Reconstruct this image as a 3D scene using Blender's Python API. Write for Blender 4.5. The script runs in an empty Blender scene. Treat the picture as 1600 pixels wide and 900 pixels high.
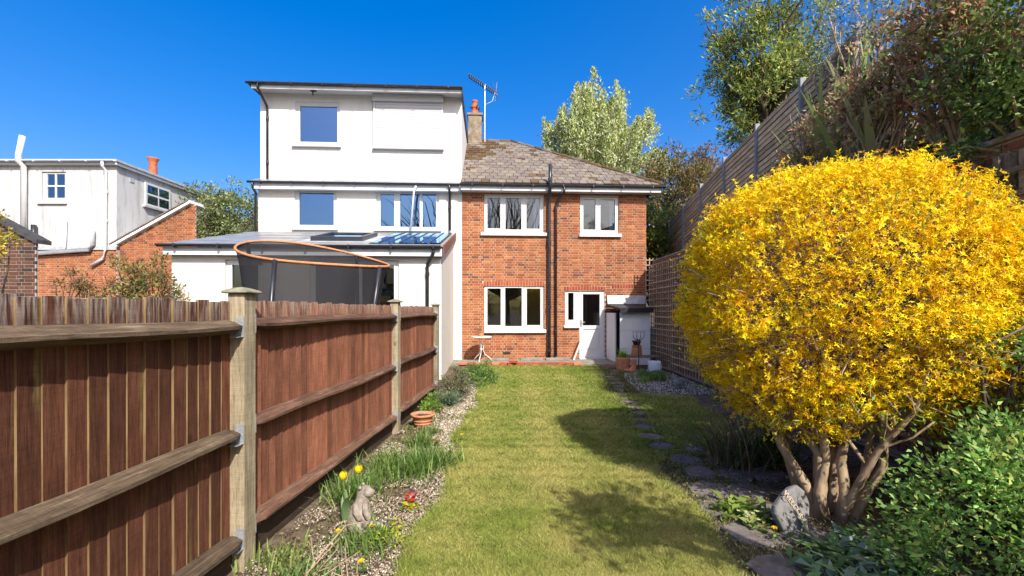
import bpy, math, random
import numpy as np
from mathutils import Vector, Matrix
R = math.radians
random.seed(7)
sc = bpy.context.scene
C = sc.collection

# ------------------------------------------------------------------ camera, sky, sun, exposure
cam_d = bpy.data.cameras.new('camera'); cam = bpy.data.objects.new('camera', cam_d); C.objects.link(cam)
cam.location = (0, 0, 1.5); cam.rotation_euler = (R(90), 0, 0)
cam_d.sensor_width = 36; cam_d.lens = 16.2; cam_d.shift_y = 0.0219
cam_d.clip_start = 0.05; cam_d.clip_end = 2000
sc.camera = cam
SUN_EL, SUN_AZ = R(42), R(155.2)          # azimuth clockwise from +Y
world = bpy.data.worlds.new('World'); sc.world = world; world.use_nodes = True
wn = world.node_tree.nodes; wl = world.node_tree.links
sky = wn.new('ShaderNodeTexSky'); sky.sky_type = 'NISHITA'; sky.sun_disc = False
sky.sun_elevation = SUN_EL; sky.sun_rotation = SUN_AZ
sky.air_density = 1.0; sky.dust_density = 4.0; sky.ozone_density = 3.0; sky.altitude = 0
wn['Background'].inputs[1].default_value = 0.15
ga = wn.new('ShaderNodeGamma'); ga.inputs[1].default_value = .8          # even colour grade of the whole sky
hs = wn.new('ShaderNodeHueSaturation'); hs.inputs['Saturation'].default_value = 1.75; hs.inputs['Hue'].default_value = .514; hs.inputs['Value'].default_value = 1.12
wl.new(sky.outputs[0], ga.inputs[0]); wl.new(ga.outputs[0], hs.inputs['Color']); wl.new(hs.outputs[0], wn['Background'].inputs[0])
sun_d = bpy.data.lights.new('sun', 'SUN'); sun = bpy.data.objects.new('sun', sun_d); C.objects.link(sun)
sun_d.energy = 4.0; sun_d.angle = R(0.53); sun_d.color = (1.0, 0.94, 0.84)
to_sun = Vector((math.sin(SUN_AZ) * math.cos(SUN_EL), math.cos(SUN_AZ) * math.cos(SUN_EL), math.sin(SUN_EL)))
sun.rotation_euler = to_sun.to_track_quat('Z', 'Y').to_euler(); sun.location = (10, -20, 20)
vs = sc.view_settings; vs.view_transform = 'Standard'; vs.look = 'None'; vs.gamma = 1; vs.exposure = 1.0
vs.use_curve_mapping = False
sc.cycles.use_denoising = True
sc.cycles.max_bounces = 8; sc.cycles.transparent_max_bounces = 12

# ------------------------------------------------------------------ materials
def lin(r, g, b):
    f = lambda c: (c / 255 / 12.92) if c / 255 <= .04045 else ((c / 255 + .055) / 1.055) ** 2.4
    return (f(r), f(g), f(b), 1)
class NT:
    def __init__(s, name):
        s.m = bpy.data.materials.new(name); s.m.use_nodes = True
        s.t = s.m.node_tree; s.n = s.t.nodes; s.p = s.n['Principled BSDF']; s.out = s.n['Material Output']
    def node(s, typ, **kw):
        n = s.n.new(typ)
        for k, v in kw.items():
            if hasattr(n, k): setattr(n, k, v)
        return n
    def link(s, a, b): s.t.links.new(a, b)
    def coords(s, scale=(1, 1, 1), rnd=False):
        tc = s.node('ShaderNodeTexCoord'); mp = s.node('ShaderNodeMapping'); mp.inputs['Scale'].default_value = scale
        s.link(tc.outputs['Object'], mp.inputs['Vector'])
        if rnd:
            oi = s.node('ShaderNodeObjectInfo'); mu = s.node('ShaderNodeMath', operation='MULTIPLY'); mu.inputs[1].default_value = 37
            s.link(oi.outputs['Random'], mu.inputs[0]); s.link(mu.outputs[0], mp.inputs['Location'])
        return mp.outputs[0]
    def noise(s, vec, scale, detail=6, rough=.6):
        n = s.node('ShaderNodeTexNoise'); n.inputs['Scale'].default_value = scale
        n.inputs['Detail'].default_value = detail; n.inputs['Roughness'].default_value = rough
        s.link(vec, n.inputs['Vector']); return n.outputs['Fac']
    def ramp(s, fac, stops):
        r = s.node('ShaderNodeValToRGB'); e = r.color_ramp.elements
        while len(e) < len(stops): e.new(.5)
        for i, (p, c) in enumerate(stops):
            e[i].position = p; e[i].color = c if len(c) == 4 else (*c, 1)
        s.link(fac, r.inputs[0]); return r.outputs[0]
    def mix(s, fac, a, b, mode='MIX'):
        n = s.node('ShaderNodeMixRGB', blend_type=mode)
        for i, x in enumerate((fac, a, b)):
            if hasattr(x, 'is_output'): s.link(x, n.inputs[i])
            else: n.inputs[i].default_value = x
        return n.outputs[0]
    def bump(s, h, strength=.3, dist=.01):
        b = s.node('ShaderNodeBump'); b.inputs['Strength'].default_value = strength; b.inputs['Distance'].default_value = dist
        s.link(h, b.inputs['Height']); s.link(b.outputs[0], s.p.inputs['Normal'])
    def fin(s, col, rough=.7, spec=.3, metal=0):
        if hasattr(col, 'is_output'): s.link(col, s.p.inputs['Base Color'])
        else: s.p.inputs['Base Color'].default_value = col
        s.p.inputs['Roughness'].default_value = rough; s.p.inputs['Specular IOR Level'].default_value = spec
        s.p.inputs['Metallic'].default_value = metal
        return s.m
def simple(name, c1, c2=None, scale=8, rough=.7, spec=.3, bump=.15, stretch=(1, 1, 1), rnd=False, metal=0, lo=.35, hi=.7):
    t = NT(name); v = t.coords(stretch, rnd); n = t.noise(v, scale)
    col = t.ramp(n, [(lo, c1), (hi, c2 or c1)])
    if bump: t.bump(n, bump)
    return t.fin(col, rough, spec, metal)
def attr_mat(name, rough=.7, spec=.3, nscale=30, namt=.35, bump=.3, trans=0, soot=False):
    t = NT(name); a = t.node('ShaderNodeAttribute', attribute_name='Col')
    col = a.outputs['Color']
    if namt:
        n = t.noise(t.coords(), nscale); k = t.ramp(n, [(.3, (1 - namt,) * 3), (.7, (1 + namt * .4,) * 3)])
        col = t.mix(1.0, col, k, 'MULTIPLY')
        if bump: t.bump(n, bump)
    if soot:     # weathering blotches running across the whole wall
        gm = t.node('ShaderNodeNewGeometry'); col = t.mix(1.0, col, t.ramp(t.noise(gm.outputs['Position'], 1.3, 8, .65), [(.3, (.74, .72, .72)), (.62, (1.06, 1.06, 1.06))]), 'MULTIPLY')
    t.fin(col, rough, spec)
    if trans:
        tr = t.node('ShaderNodeBsdfTranslucent'); ms = t.node('ShaderNodeMixShader'); ms.inputs[0].default_value = trans
        t.link(col, tr.inputs[0]); t.link(t.p.outputs[0], ms.inputs[1]); t.link(tr.outputs[0], ms.inputs[2])
        t.link(ms.outputs[0], t.out.inputs[0])
    return t.m

def white_render(name, base, grime, amt, streak=True):
    t = NT(name); v = t.coords(); vs_ = t.coords((2.2, 2.2, .35))
    n = t.noise(vs_, 2.2, 8, .65); g = t.ramp(n, [(.5, (0, 0, 0)), (.75, (amt,) * 3)])
    col = t.mix(g, base, grime)
    n2 = t.noise(v, 1.2); col = t.mix(1.0, col, t.ramp(n2, [(.3, (.93, .93, .93)), (.7, (1, 1, 1))]), 'MULTIPLY')
    t.bump(t.noise(v, 60), .25, .004)
    return t.fin(col, .85, .2)
def wood(name, c1, c2, c3, grain=(30, 30, 2.2), rough=.8, rnd=True, top=None):
    t = NT(name); v = t.coords(grain, rnd); n = t.noise(v, 1.6, 8, .7)
    v2 = t.coords((1, 1, 1), rnd); n2 = t.noise(v2, 3.5)
    col = t.ramp(n, [(.3, c1), (.55, c2), (.75, c3)])
    col = t.mix(1.0, col, t.ramp(n2, [(.3, (.72, .72, .72)), (.7, (1.12, 1.12, 1.12))]), 'MULTIPLY')
    oi = t.node('ShaderNodeObjectInfo'); col = t.mix(1.0, col, t.ramp(oi.outputs['Random'], [(0, (.62, .62, .62)), (.5, (.95, .93, .92)), (1, (1.22, 1.18, 1.15))]), 'MULTIPLY')
    if top:   # sun-bleached, lichen-streaked end grain zone near the top of each board
        tc = t.node('ShaderNodeTexCoord'); sx = t.node('ShaderNodeSeparateXYZ'); t.link(tc.outputs['Object'], sx.inputs[0])
        mr = t.node('ShaderNodeMapRange'); mr.inputs[1].default_value = top[0]; mr.inputs[2].default_value = top[1]
        t.link(sx.outputs[2], mr.inputs[0])
        f = t.mix(1.0, mr.outputs[0], t.ramp(t.noise(t.coords((28, 28, 3), rnd), 2), [(.42, (0, 0, 0)), (.62, (.8, .8, .8))]), 'MULTIPLY')
        col = t.mix(f, col, top[2])
        gs = t.ramp(t.noise(t.coords((7, 7, .5), rnd), 2.5), [(.6, (0, 0, 0)), (.78, (.55, .55, .55))])
        col = t.mix(gs, col, top[3])
    fine = t.noise(t.coords(tuple(g_ * 4 for g_ in grain), rnd), 1.6, 10, .75)   # splits along the grain and saw marks across it
    col = t.mix(1.0, col, t.ramp(fine, [(.36, (.42, .40, .38)), (.46, (1, 1, 1)), (.68, (1.16, 1.15, 1.12))]), 'MULTIPLY')
    saw = t.noise(t.coords(tuple((5 if g_ > 10 else 150) for g_ in grain), rnd), 1.0, 4, .6)
    col = t.mix(1.0, col, t.ramp(saw, [(.35, (.86, .86, .86)), (.6, (1.05, 1.05, 1.05))]), 'MULTIPLY')
    kv = t.node('ShaderNodeTexVoronoi'); kv.inputs['Scale'].default_value = 1.0; t.link(t.coords((5, 5, 2.6) if grain[2] < 10 else (5, 2.6, 5), rnd), kv.inputs['Vector'])
    col = t.mix(t.ramp(kv.outputs['Distance'], [(.05, (.75, .75, .75)), (.11, (0, 0, 0))]), col, (c1[0] * .5, c1[1] * .5, c1[2] * .5, 1))
    t.bump(fine, .5, .006)
    return t.fin(col, rough, .2)

M = {}
M['render'] = white_render('white_render', (.66, .65, .63, 1), (.44, .42, .39, 1), .4)
M['render_cream'] = white_render('cream_render', (.62, .59, .55, 1), (.44, .41, .37, 1), .4)
M['render_old'] = white_render('old_white_render', (.50, .50, .50, 1), (.24, .235, .23, 1), .9)
M['upvc'] = simple('white_upvc', (.56, .56, .57, 1), (.53, .53, .54, 1), 3, .35, .5, 0)
M['shutter'] = simple('shutter_slats', (.50, .50, .515, 1), (.47, .47, .49, 1), 3, .4, .4, 0)
M['fascia'] = simple('grey_white_fascia', (.62, .63, .66, 1), (.5, .52, .56, 1), 4, .5, .4, .05)
M['black'] = simple('black_plastic', (.012, .013, .018, 1), (.03, .032, .04, 1), 5, .35, .5, .05)
M['greyp'] = simple('grey_plastic', (.30, .31, .33, 1), (.42, .43, .45, 1), 5, .5, .4, .05)
M['whitep'] = simple('white_plastic_pipe', (.62, .63, .65, 1), (.72, .72, .72, 1), 5, .5, .4, .05)
M['sheet'] = simple('grey_sheet_roof', (.16, .165, .175, 1), (.26, .265, .275, 1), 2.5, .35, .5, .05)
M['slate_flat'] = simple('dark_felt', (.04, .04, .042, 1), (.075, .072, .07, 1), 9, .8, .2, .3)
M['mortar'] = simple('mortar', (.44, .33, .235, 1), (.56, .44, .33, 1), 20, .95, .1, .5)
M['mortar_d'] = simple('dark_mortar', (.28, .25, .22, 1), (.36, .33, .30, 1), 20, .95, .1, .5)
M['brick'] = attr_mat('brick', .85, .2, 35, .35, .5, soot=True)
M['tile'] = attr_mat('roof_tile', .85, .25, 25, .5, .6)
M['lead'] = simple('lead_flashing', (.30, .31, .33, 1), (.5, .5, .5, 1), 7, .5, .4, .3)
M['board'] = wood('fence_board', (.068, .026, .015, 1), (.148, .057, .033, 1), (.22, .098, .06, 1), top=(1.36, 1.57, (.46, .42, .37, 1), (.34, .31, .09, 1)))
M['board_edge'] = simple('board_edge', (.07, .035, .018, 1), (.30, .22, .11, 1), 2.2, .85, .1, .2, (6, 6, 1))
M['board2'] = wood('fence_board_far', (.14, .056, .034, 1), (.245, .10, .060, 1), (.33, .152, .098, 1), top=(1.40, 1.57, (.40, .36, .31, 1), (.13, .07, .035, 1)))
M['drip'] = wood('fence_board_dripped', (.15, .056, .034, 1), (.26, .10, .058, 1), (.5, .42, .33, 1), top=(1.40, 1.57, (.36, .33, .29, 1), (.5, .46, .40, 1)))
M['rail'] = wood('arris_rail', (.05, .033, .02, 1), (.15, .108, .072, 1), (.30, .245, .18, 1), grain=(34, 2.2, 34))
M['rail2'] = wood('arris_rail_stained', (.06, .03, .02, 1), (.16, .09, .06, 1), (.29, .205, .15, 1), grain=(34, 2.2, 34))
M['post'] = wood('fence_post', (.15, .125, .08, 1), (.27, .235, .165, 1), (.37, .33, .25, 1), grain=(22, 22, 1.4))
M['cap'] = simple('post_cap', (.13, .13, .09, 1), (.30, .28, .20, 1), 14, .9, .1, .4)
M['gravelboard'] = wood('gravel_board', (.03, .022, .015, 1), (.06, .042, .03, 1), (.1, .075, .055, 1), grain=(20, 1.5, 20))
M['galv'] = simple('galvanised_steel', (.36, .39, .43, 1), (.5, .53, .57, 1), 40, .45, .5, .05, metal=.6)
M['lath'] = wood('trellis_lath', (.30, .215, .14, 1), (.44, .335, .235, 1), (.55, .44, .32, 1), grain=(20, 20, 20))
M['lath_dark'] = wood('dark_trellis_lath', (.14, .115, .085, 1), (.22, .18, .14, 1), (.30, .26, .21, 1), grain=(20, 20, 20))
M['slat'] = wood('fence_slat', (.42, .31, .18, 1), (.60, .46, .28, 1), (.68, .55, .37, 1), grain=(25, 1.2, 25))
M['conc'] = simple('concrete_post', (.20, .21, .24, 1), (.30, .31, .34, 1), 9, .9, .2, .3)
M['terra'] = simple('terracotta', (.38, .155, .075, 1), (.50, .23, .125, 1), 12, .85, .2, .2)
M['terra_dark'] = simple('chimney_pot_clay', (.36, .10, .045, 1), (.46, .155, .075, 1), 9, .85, .2, .2)
M['stone'] = simple('weathered_stone', (.15, .125, .10, 1), (.36, .315, .27, 1), 22, .95, .1, .8)
M['stone_grey'] = simple('carved_grey_stone', (.13, .125, .122, 1), (.23, .22, .215, 1), 18, .9, .15, .3)
M['chimney'] = simple('chimney_render', (.15, .115, .08, 1), (.32, .265, .195, 1), 6, .95, .1, .5)
M['orange'] = simple('faded_orange_sleeve', (.42, .15, .055, 1), (.56, .26, .13, 1), 25, .7, .2, .3)
M['soil'] = simple('soil', (.075, .055, .038, 1), (.17, .13, .095, 1), 9, .98, .05, .8)
M['lawn'] = simple('lawn_ground', (.115, .110, .030, 1), (.20, .185, .060, 1), 3.5, .95, .05, .5)
M['patio'] = simple('patio_concrete', (.17, .145, .12, 1), (.30, .27, .23, 1), 6, .95, .1, .5)
t = NT('paving_slab'); v = t.coords(rnd=True); n_ = t.noise(v, 9, 8, .7)
col = t.ramp(n_, [(.3, (.085, .072, .068, 1)), (.55, (.165, .14, .132, 1)), (.75, (.25, .22, .20, 1))])
gm = t.node('ShaderNodeNewGeometry'); n2_ = t.noise(gm.outputs['Position'], 5, 8, .7)
col = t.mix(t.ramp(n2_, [(.52, (0, 0, 0)), (.64, (.85, .85, .85))]), col, (.085, .095, .03, 1)); t.bump(n_, .8, .012)
M['slab'] = t.fin(col, .9, .15)
M['bark'] = simple('bark', (.22, .15, .095, 1), (.44, .33, .21, 1), 14, .9, .1, .8, (1, 1, .35))
M['bark_dark'] = simple('dark_bark', (.05, .038, .028, 1), (.12, .09, .065, 1), 14, .9, .1, .8, (1, 1, .35))
M['bark_pale'] = simple('pale_twig', (.26, .19, .13, 1), (.40, .31, .22, 1), 14, .9, .1, .5)
M['leaf'] = attr_mat('leaf', .5, .35, 8, .0, 0, .38)
M['leafmatt'] = attr_mat('matt_leaf', .75, .15, 8, .0, 0, .30)
M['petal'] = attr_mat('petal', .6, .2, 8, .0, 0, .35)
M['grass'] = attr_mat('grass', .75, .12, 8, .0, 0, .30)
M['pebble'] = attr_mat('gravel', .9, .15, 40, .25, .2)
M['paint'] = attr_mat('painted', .5, .35, 20, .12, .05)
M['shedwhite'] = white_render('shed_paint', (.70, .70, .72, 1), (.45, .45, .46, 1), .5)
M['metal_white'] = simple('white_metal', (.62, .61, .58, 1), (.72, .71, .69, 1), 9, .4, .5, .05)
M['iron'] = simple('dark_iron', (.03, .028, .027, 1), (.07, .06, .055, 1), 20, .6, .4, .2)
M['room'] = simple('room_wall', (.46, .43, .38, 1), (.5, .465, .41, 1), 2, .9, .1, 0)
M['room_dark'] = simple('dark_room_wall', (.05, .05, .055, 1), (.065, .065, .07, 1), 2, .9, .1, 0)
M['curtain'] = simple('curtain', (.34, .40, .50, 1), (.42, .48, .56, 1), 5, .9, .1, .1)
M['aer'] = simple('aerial_metal', (.42, .42, .42, 1), (.55, .55, .55, 1), 20, .35, .5, 0, metal=.7)
def glass(name, refl, tint, refl_tint=(.95, .97, 1, 1)):
    t = NT(name); gl = t.node('ShaderNodeBsdfGlossy'); gl.inputs['Roughness'].default_value = .0; gl.inputs[0].default_value = refl_tint
    tr = t.node('ShaderNodeBsdfTransparent'); tr.inputs[0].default_value = tint
    fr = t.node('ShaderNodeFresnel'); fr.inputs[0].default_value = 1.52
    ad = t.node('ShaderNodeMath', operation='ADD', use_clamp=True); ad.inputs[1].default_value = refl
    t.link(fr.outputs[0], ad.inputs[0])
    ms = t.node('ShaderNodeMixShader'); t.link(ad.outputs[0], ms.inputs[0]); t.link(tr.outputs[0], ms.inputs[1]); t.link(gl.outputs[0], ms.inputs[2])
    t.link(ms.outputs[0], t.out.inputs[0]); return t.m
M['glass'] = glass('window_glass', .03, (.90, .92, .92, 1))
M['glass_blue'] = glass('blue_reflection_glass', .26, (.45, .50, .58, 1), (.42, .68, 1, 1))  # glossy colour tinted blue so the whitish sky reflects as blue
def netmat():
    t = NT('black_net'); tr = t.node('ShaderNodeBsdfTransparent'); ms = t.node('ShaderNodeMixShader'); ms.inputs[0].default_value = .78
    t.fin((.022, .022, .026, 1), .8, .2); t.link(tr.outputs[0], ms.inputs[1]); t.link(t.p.outputs[0], ms.inputs[2]); t.link(ms.outputs[0], t.out.inputs[0]); return t.m
M['net'] = netmat()

# ------------------------------------------------------------------ mesh helpers
class MB:
    def __init__(s): s.v = []; s.f = []; s.mi = []; s.c = []
    def add(s, vs_, fs, mi=0, col=None):
        b = len(s.v); s.v += [tuple(p) for p in vs_]; s.f += [tuple(b + i for i in f) for f in fs]; s.mi += [mi] * len(fs)
        s.c += [col or (1, 1, 1, 1)] * len(vs_); return s
    def box(s, x0, x1, y0, y1, z0, z1, mi=0, col=None):
        return s.add([(x0, y0, z0), (x1, y0, z0), (x1, y1, z0), (x0, y1, z0), (x0, y0, z1), (x1, y0, z1), (x1, y1, z1), (x0, y1, z1)],
                     [(0, 3, 2, 1), (4, 5, 6, 7), (0, 1, 5, 4), (1, 2, 6, 5), (2, 3, 7, 6), (3, 0, 4, 7)], mi, col)
    def brick(s, x0, x1, y0, y1, z0, z1, ch=.004, col=None):   # box whose front (-y) face is chamfered
        return s.add([(x0, y0 + ch, z0), (x1, y0 + ch, z0), (x1, y1, z0), (x0, y1, z0), (x0, y0 + ch, z1), (x1, y0 + ch, z1), (x1, y1, z1), (x0, y1, z1),
                      (x0 + ch, y0, z0 + ch), (x1 - ch, y0, z0 + ch), (x1 - ch, y0, z1 - ch), (x0 + ch, y0, z1 - ch)],
                     [(0, 3, 2, 1), (4, 5, 6, 7), (1, 2, 6, 5), (3, 0, 4, 7), (8, 9, 10, 11), (0, 1, 9, 8), (1, 5, 10, 9), (5, 4, 11, 10), (4, 0, 8, 11)], 0, col)
    def loft(s, rings, caps=True, mi=0, col=None):
        n = len(rings[0]); vs_ = [p for r in rings for p in r]; fs = []
        for k in range(len(rings) - 1):
            for i in range(n):
                j = (i + 1) % n; fs.append((k * n + i, k * n + j, (k + 1) * n + j, (k + 1) * n + i))
        if caps: fs += [tuple(range(n - 1, -1, -1)), tuple((len(rings) - 1) * n + i for i in range(n))]
        return s.add(vs_, fs, mi, col)
    def tube(s, pts, rad, n=8, mi=0, col=None, caps=True):
        pts = [Vector(p) for p in pts]
        if not hasattr(rad, '__len__'): rad = [rad] * len(pts)
        rings = []; up = Vector((.3, .2, 1)).normalized()
        for i, p in enumerate(pts):
            t = (pts[min(i + 1, len(pts) - 1)] - pts[max(i - 1, 0)])
            t = t.normalized() if t.length > 1e-9 else Vector((0, 0, 1))
            a = t.cross(up)
            if a.length < 1e-3: a = t.cross(Vector((1, 0, 0)))
            a.normalize(); b = t.cross(a)
            rings.append([p + (a * math.cos(2 * math.pi * k / n) + b * math.sin(2 * math.pi * k / n)) * rad[i] for k in range(n)])
        return s.loft(rings, caps, mi, col)
    def lathe(s, prof, n=24, c=(0, 0, 0), mi=0, col=None, caps=False):
        rings = [[(c[0] + r * math.cos(2 * math.pi * k / n), c[1] + r * math.sin(2 * math.pi * k / n), c[2] + z) for k in range(n)] for r, z in prof]
        return s.loft(rings, caps, mi, col)
    def prism(s, poly, axis, a0, a1, mi=0, col=None):   # poly in the other two axes
        def P(q, a): return {'x': (a, q[0], q[1]), 'y': (q[0], a, q[1]), 'z': (q[0], q[1], a)}[axis]
        return s.loft([[P(q, a0) for q in poly], [P(q, a1) for q in poly]], True, mi, col)
    def mesh(s, name, mats, smooth=False):
        me = bpy.data.meshes.new(name); me.from_pydata(s.v, [], s.f)
        for m in (mats if isinstance(mats, (list, tuple)) else [mats]): me.materials.append(m)
        me.polygons.foreach_set('material_index', s.mi)
        if smooth: me.polygons.foreach_set('use_smooth', [True] * len(s.f))
        ca = me.color_attributes.new('Col', 'FLOAT_COLOR', 'POINT')
        ca.data.foreach_set('color', np.array(s.c, dtype=np.float32).ravel())
        import bmesh
        bm = bmesh.new(); bm.from_mesh(me); bmesh.ops.recalc_face_normals(bm, faces=bm.faces); bm.to_mesh(me); bm.free()
        return me
    def obj(s, name, mats, parent=None, smooth=False, bevel=0, loc=None, rot=None):
        return link(name, s.mesh(name, mats, smooth), parent, bevel, loc, rot)
def link(name, me, parent=None, bevel=0, loc=None, rot=None):
    o = bpy.data.objects.new(name, me); C.objects.link(o)
    if parent: o.parent = parent
    if loc: o.location = loc
    if rot: o.rotation_euler = rot
    if bevel:
        b = o.modifiers.new('bevel', 'BEVEL'); b.width = bevel; b.segments = 2; b.limit_method = 'ANGLE'; b.angle_limit = R(40)
    return o
def tag(o, label, cat, group=None, kind=None):
    if label: o['label'] = label
    if cat: o['category'] = cat
    if group: o['group'] = group
    if kind: o['kind'] = kind
    return o
def thing(name, label, cat, loc=(0, 0, 0), rz=0, group=None):
    o = bpy.data.objects.new(name, None); C.objects.link(o); o.location = loc; o.rotation_euler = (0, 0, rz); o.empty_display_size = .2
    return tag(o, label, cat, group)
def struct(o): o['kind'] = 'structure'; return o
def stuff(o, label=None, cat=None): o['kind'] = 'stuff'; return tag(o, label, cat)

# fast array meshes: quads/tris with a colour per element
def arr_obj(name, V, K, cols, mat, parent=None, smooth=False):
    """V: (n*K,3) vertices, K verts per face (3 or 4), cols (n,3)."""
    n = len(V) // K; me = bpy.data.meshes.new(name)
    me.vertices.add(n * K); me.vertices.foreach_set('co', V.astype(np.float32).ravel())
    me.loops.add(n * K); me.loops.foreach_set('vertex_index', np.arange(n * K, dtype=np.int32))
    me.polygons.add(n); me.polygons.foreach_set('loop_start', np.arange(0, n * K, K, dtype=np.int32))
    me.update(calc_edges=True)
    me.materials.append(mat)
    ca = me.color_attributes.new('Col', 'FLOAT_COLOR', 'POINT')
    c4 = np.ones((n * K, 4), np.float32); c4[:, :3] = np.repeat(cols, K, axis=0); ca.data.foreach_set('color', c4.ravel())
    me.validate()
    return link(name, me, parent)
rng = np.random.default_rng(11)
def unit(a): return a / np.maximum(np.linalg.norm(a, axis=-1, keepdims=True), 1e-9)
def leaf_quads(p, d, l, w, curl=.25, roll=None):
    """bent diamond leaves: base p, direction d (unit), length l, width w."""
    n = len(p); d = unit(d); r = rng.normal(size=(n, 3)) if roll is None else roll
    s = unit(np.cross(d, r)); up = np.cross(s, d)
    l = np.broadcast_to(l, (n,))[:, None]; w = np.broadcast_to(w, (n,))[:, None]
    m = p + d * l * .45 + up * l * curl * .3
    return np.stack([p, m + s * w * .5, p + d * l - up * l * curl * .25, m - s * w * .5], 1).reshape(-1, 3)
def pal(n, colours, jit=.15, weights=None):
    c = np.array(colours, float)[rng.choice(len(colours), n, p=weights)]
    return np.clip(c * (1 + rng.normal(0, jit, (n, 1))) * (1 + rng.normal(0, jit * .35, (n, 3))), .002, 1)
def lump(p, s=1.0, seed=0):
    q = p * s + seed
    return (np.sin(q[..., 0] * 2.1 + 1.3 * np.sin(q[..., 1] * 1.7)) + np.sin(q[..., 1] * 2.7 + 1.1 * np.sin(q[..., 2] * 1.9)) + np.sin(q[..., 2] * 2.3 + 1.2 * np.sin(q[..., 0] * 2.2))) / 3
def ball(n, power=.45):
    d = unit(rng.normal(size=(n, 3))); return d * rng.random((n, 1)) ** power
def crown_clumps(centre, radii, n, seed=0, rough=.3, power=.5, gap=-.55):
    d = unit(rng.normal(size=(n * 2, 3))); r = rng.random((n * 2, 1)) ** power
    k = 1 + rough * lump(d, 2.2, seed)[:, None]
    p = d * r * k * np.array(radii)
    keep = lump(p, 1.6, seed + 5) > gap
    return (p + np.array(centre))[keep][:n]
def foliage(name, clumps, crad, per, size, asp, colours, mat, parent, out=.7, up=.3, curl=.25, jit=.18, weights=None, tint=.2):
    n = len(clumps) * per; c = np.repeat(clumps, per, 0)
    o = ball(n, .6) * crad * (1, 1, .8)
    cen = clumps.mean(0); dirn = unit(o) * out + unit(c - cen) * .4 + rng.normal(size=(n, 3)) * .55 + np.array([0, 0, up])
    l = size * rng.uniform(.6, 1.25, n)
    cols = pal(n, colours, jit, weights) * np.repeat(1 + tint * rng.normal(size=(len(clumps), 1)), per, 0).clip(.5, 1.6)
    return arr_obj(name, leaf_quads(c + o, dirn, l, l * asp, curl), 4, cols.clip(.002, 1), mat, parent)
def limbs(name, parent, base, tips, r0, mat, fork=None, n=7, r1=.006, wob=.12, seed=1):
    """trunk to fork, then tapered limbs to every tip."""
    rr = random.Random(seed); mb = MB(); base = Vector(base); fork = Vector(fork) if fork else base
    if (fork - base).length > .01:
        mid = (base + fork) / 2 + Vector((rr.uniform(-1, 1), rr.uniform(-1, 1), 0)) * (fork - base).length * .05
        mb.tube([base + Vector((0, 0, -.1)), base + (fork - base) * .1, mid, fork], [r0 * 1.5, r0 * 1.12, r0 * .92, r0 * .75], 10)
    for t in tips:
        t = Vector(t); L = (t - fork).length; pts = [fork]; rd = [r0 * .55]
        for k in (.3, .6, .85):
            pts.append(fork.lerp(t, k) + Vector((rr.uniform(-1, 1), rr.uniform(-1, 1), rr.uniform(-.3, 1))) * wob * L * .6); rd.append(r0 * .55 * (1 - k) ** .8 + r1)
        pts.append(t); rd.append(r1); mb.tube(pts, rd, n)
    return mb.obj(name, mat, parent, smooth=True)
def strap_clump(name, parent, n, spread, length, width, colours, mat=None, droop=.5, centre=(0, 0, 0), seg=4, jit=.15):
    """arching strap leaves growing from one crown."""
    a = rng.uniform(0, 2 * math.pi, n); e = rng.uniform(.25, 1.0, n); L = length * rng.uniform(.55, 1.1, n); W = width * rng.uniform(.7, 1.2, n)
    h = np.stack([np.cos(a), np.sin(a), 0 * a], 1); sd = np.stack([-np.sin(a), np.cos(a), 0 * a], 1)
    b = np.array(centre) + np.stack([rng.normal(0, spread * .45, n), rng.normal(0, spread * .45, n), 0 * a], 1)
    V = []; prev = None; cols = pal(n, colours, jit)
    for k in range(seg + 1):
        t = k / seg; out = (t * (1 - e) * .6 + droop * (1 - e * .6) * t * t)[:, None] * L[:, None]; z = (t * (.45 + .55 * e) - droop * .45 * t * t * (1.15 - e))[:, None] * L[:, None]
        p = b + h * out + np.array([0, 0, 1]) * z; w = (W * (1 - t ** 2.2) + .0015)[:, None] * .5
        row = (p - sd * w, p + sd * w)
        if prev is not None: V.append(np.stack([prev[0], prev[1], row[1], row[0]], 1))
        prev = row
    Vv = np.concatenate(V, 0).reshape(-1, 3)
    return arr_obj(name, Vv, 4, np.concatenate([cols] * seg, 0), mat or M['leaf'], parent)
# ------------------------------------------------------------------ ground
g = MB()
for i in range(1): g.add([(-400, -300, -.03), (400, -300, -.03), (400, 700, -.03), (-400, 700, -.03)], [(0, 1, 2, 3)])
struct(g.obj('ground', M['soil']))
def lawn_left(y): return -.60 + .05 * np.sin(y * 1.9) + .03 * np.sin(y * 5.3 + 1)
_py = [0, 2.6, 3.7, 4.6, 5.3, 8.0, 10.3, 12.0, 13]; _px = [1.62, 1.56, 1.62, 1.74, 1.66, 1.98, 2.2, 2.65, 2.8]
def path_x(y): return np.interp(y, _py, _px)
def lawn_right(y): return np.interp(y, [0, 2.6, 4.55, 4.85, 5.3, 7.9, 8.3, 12.1], [1.30, 1.32, 1.42, 2.15, 2.75, 3.05, 1.75, 2.30]) + .04 * np.sin(y * 4.1)
ys = np.linspace(.2, 12.35, 60); g = MB()
pts = [(float(lawn_left(y)), float(y), .0) for y in ys] + [(float(lawn_right(y)), float(y), .0) for y in ys]
g.add(pts, [(i, i + 60, i + 61, i + 1) for i in range(59)])
lawn = struct(g.obj('lawn', M['lawn']))

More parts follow.
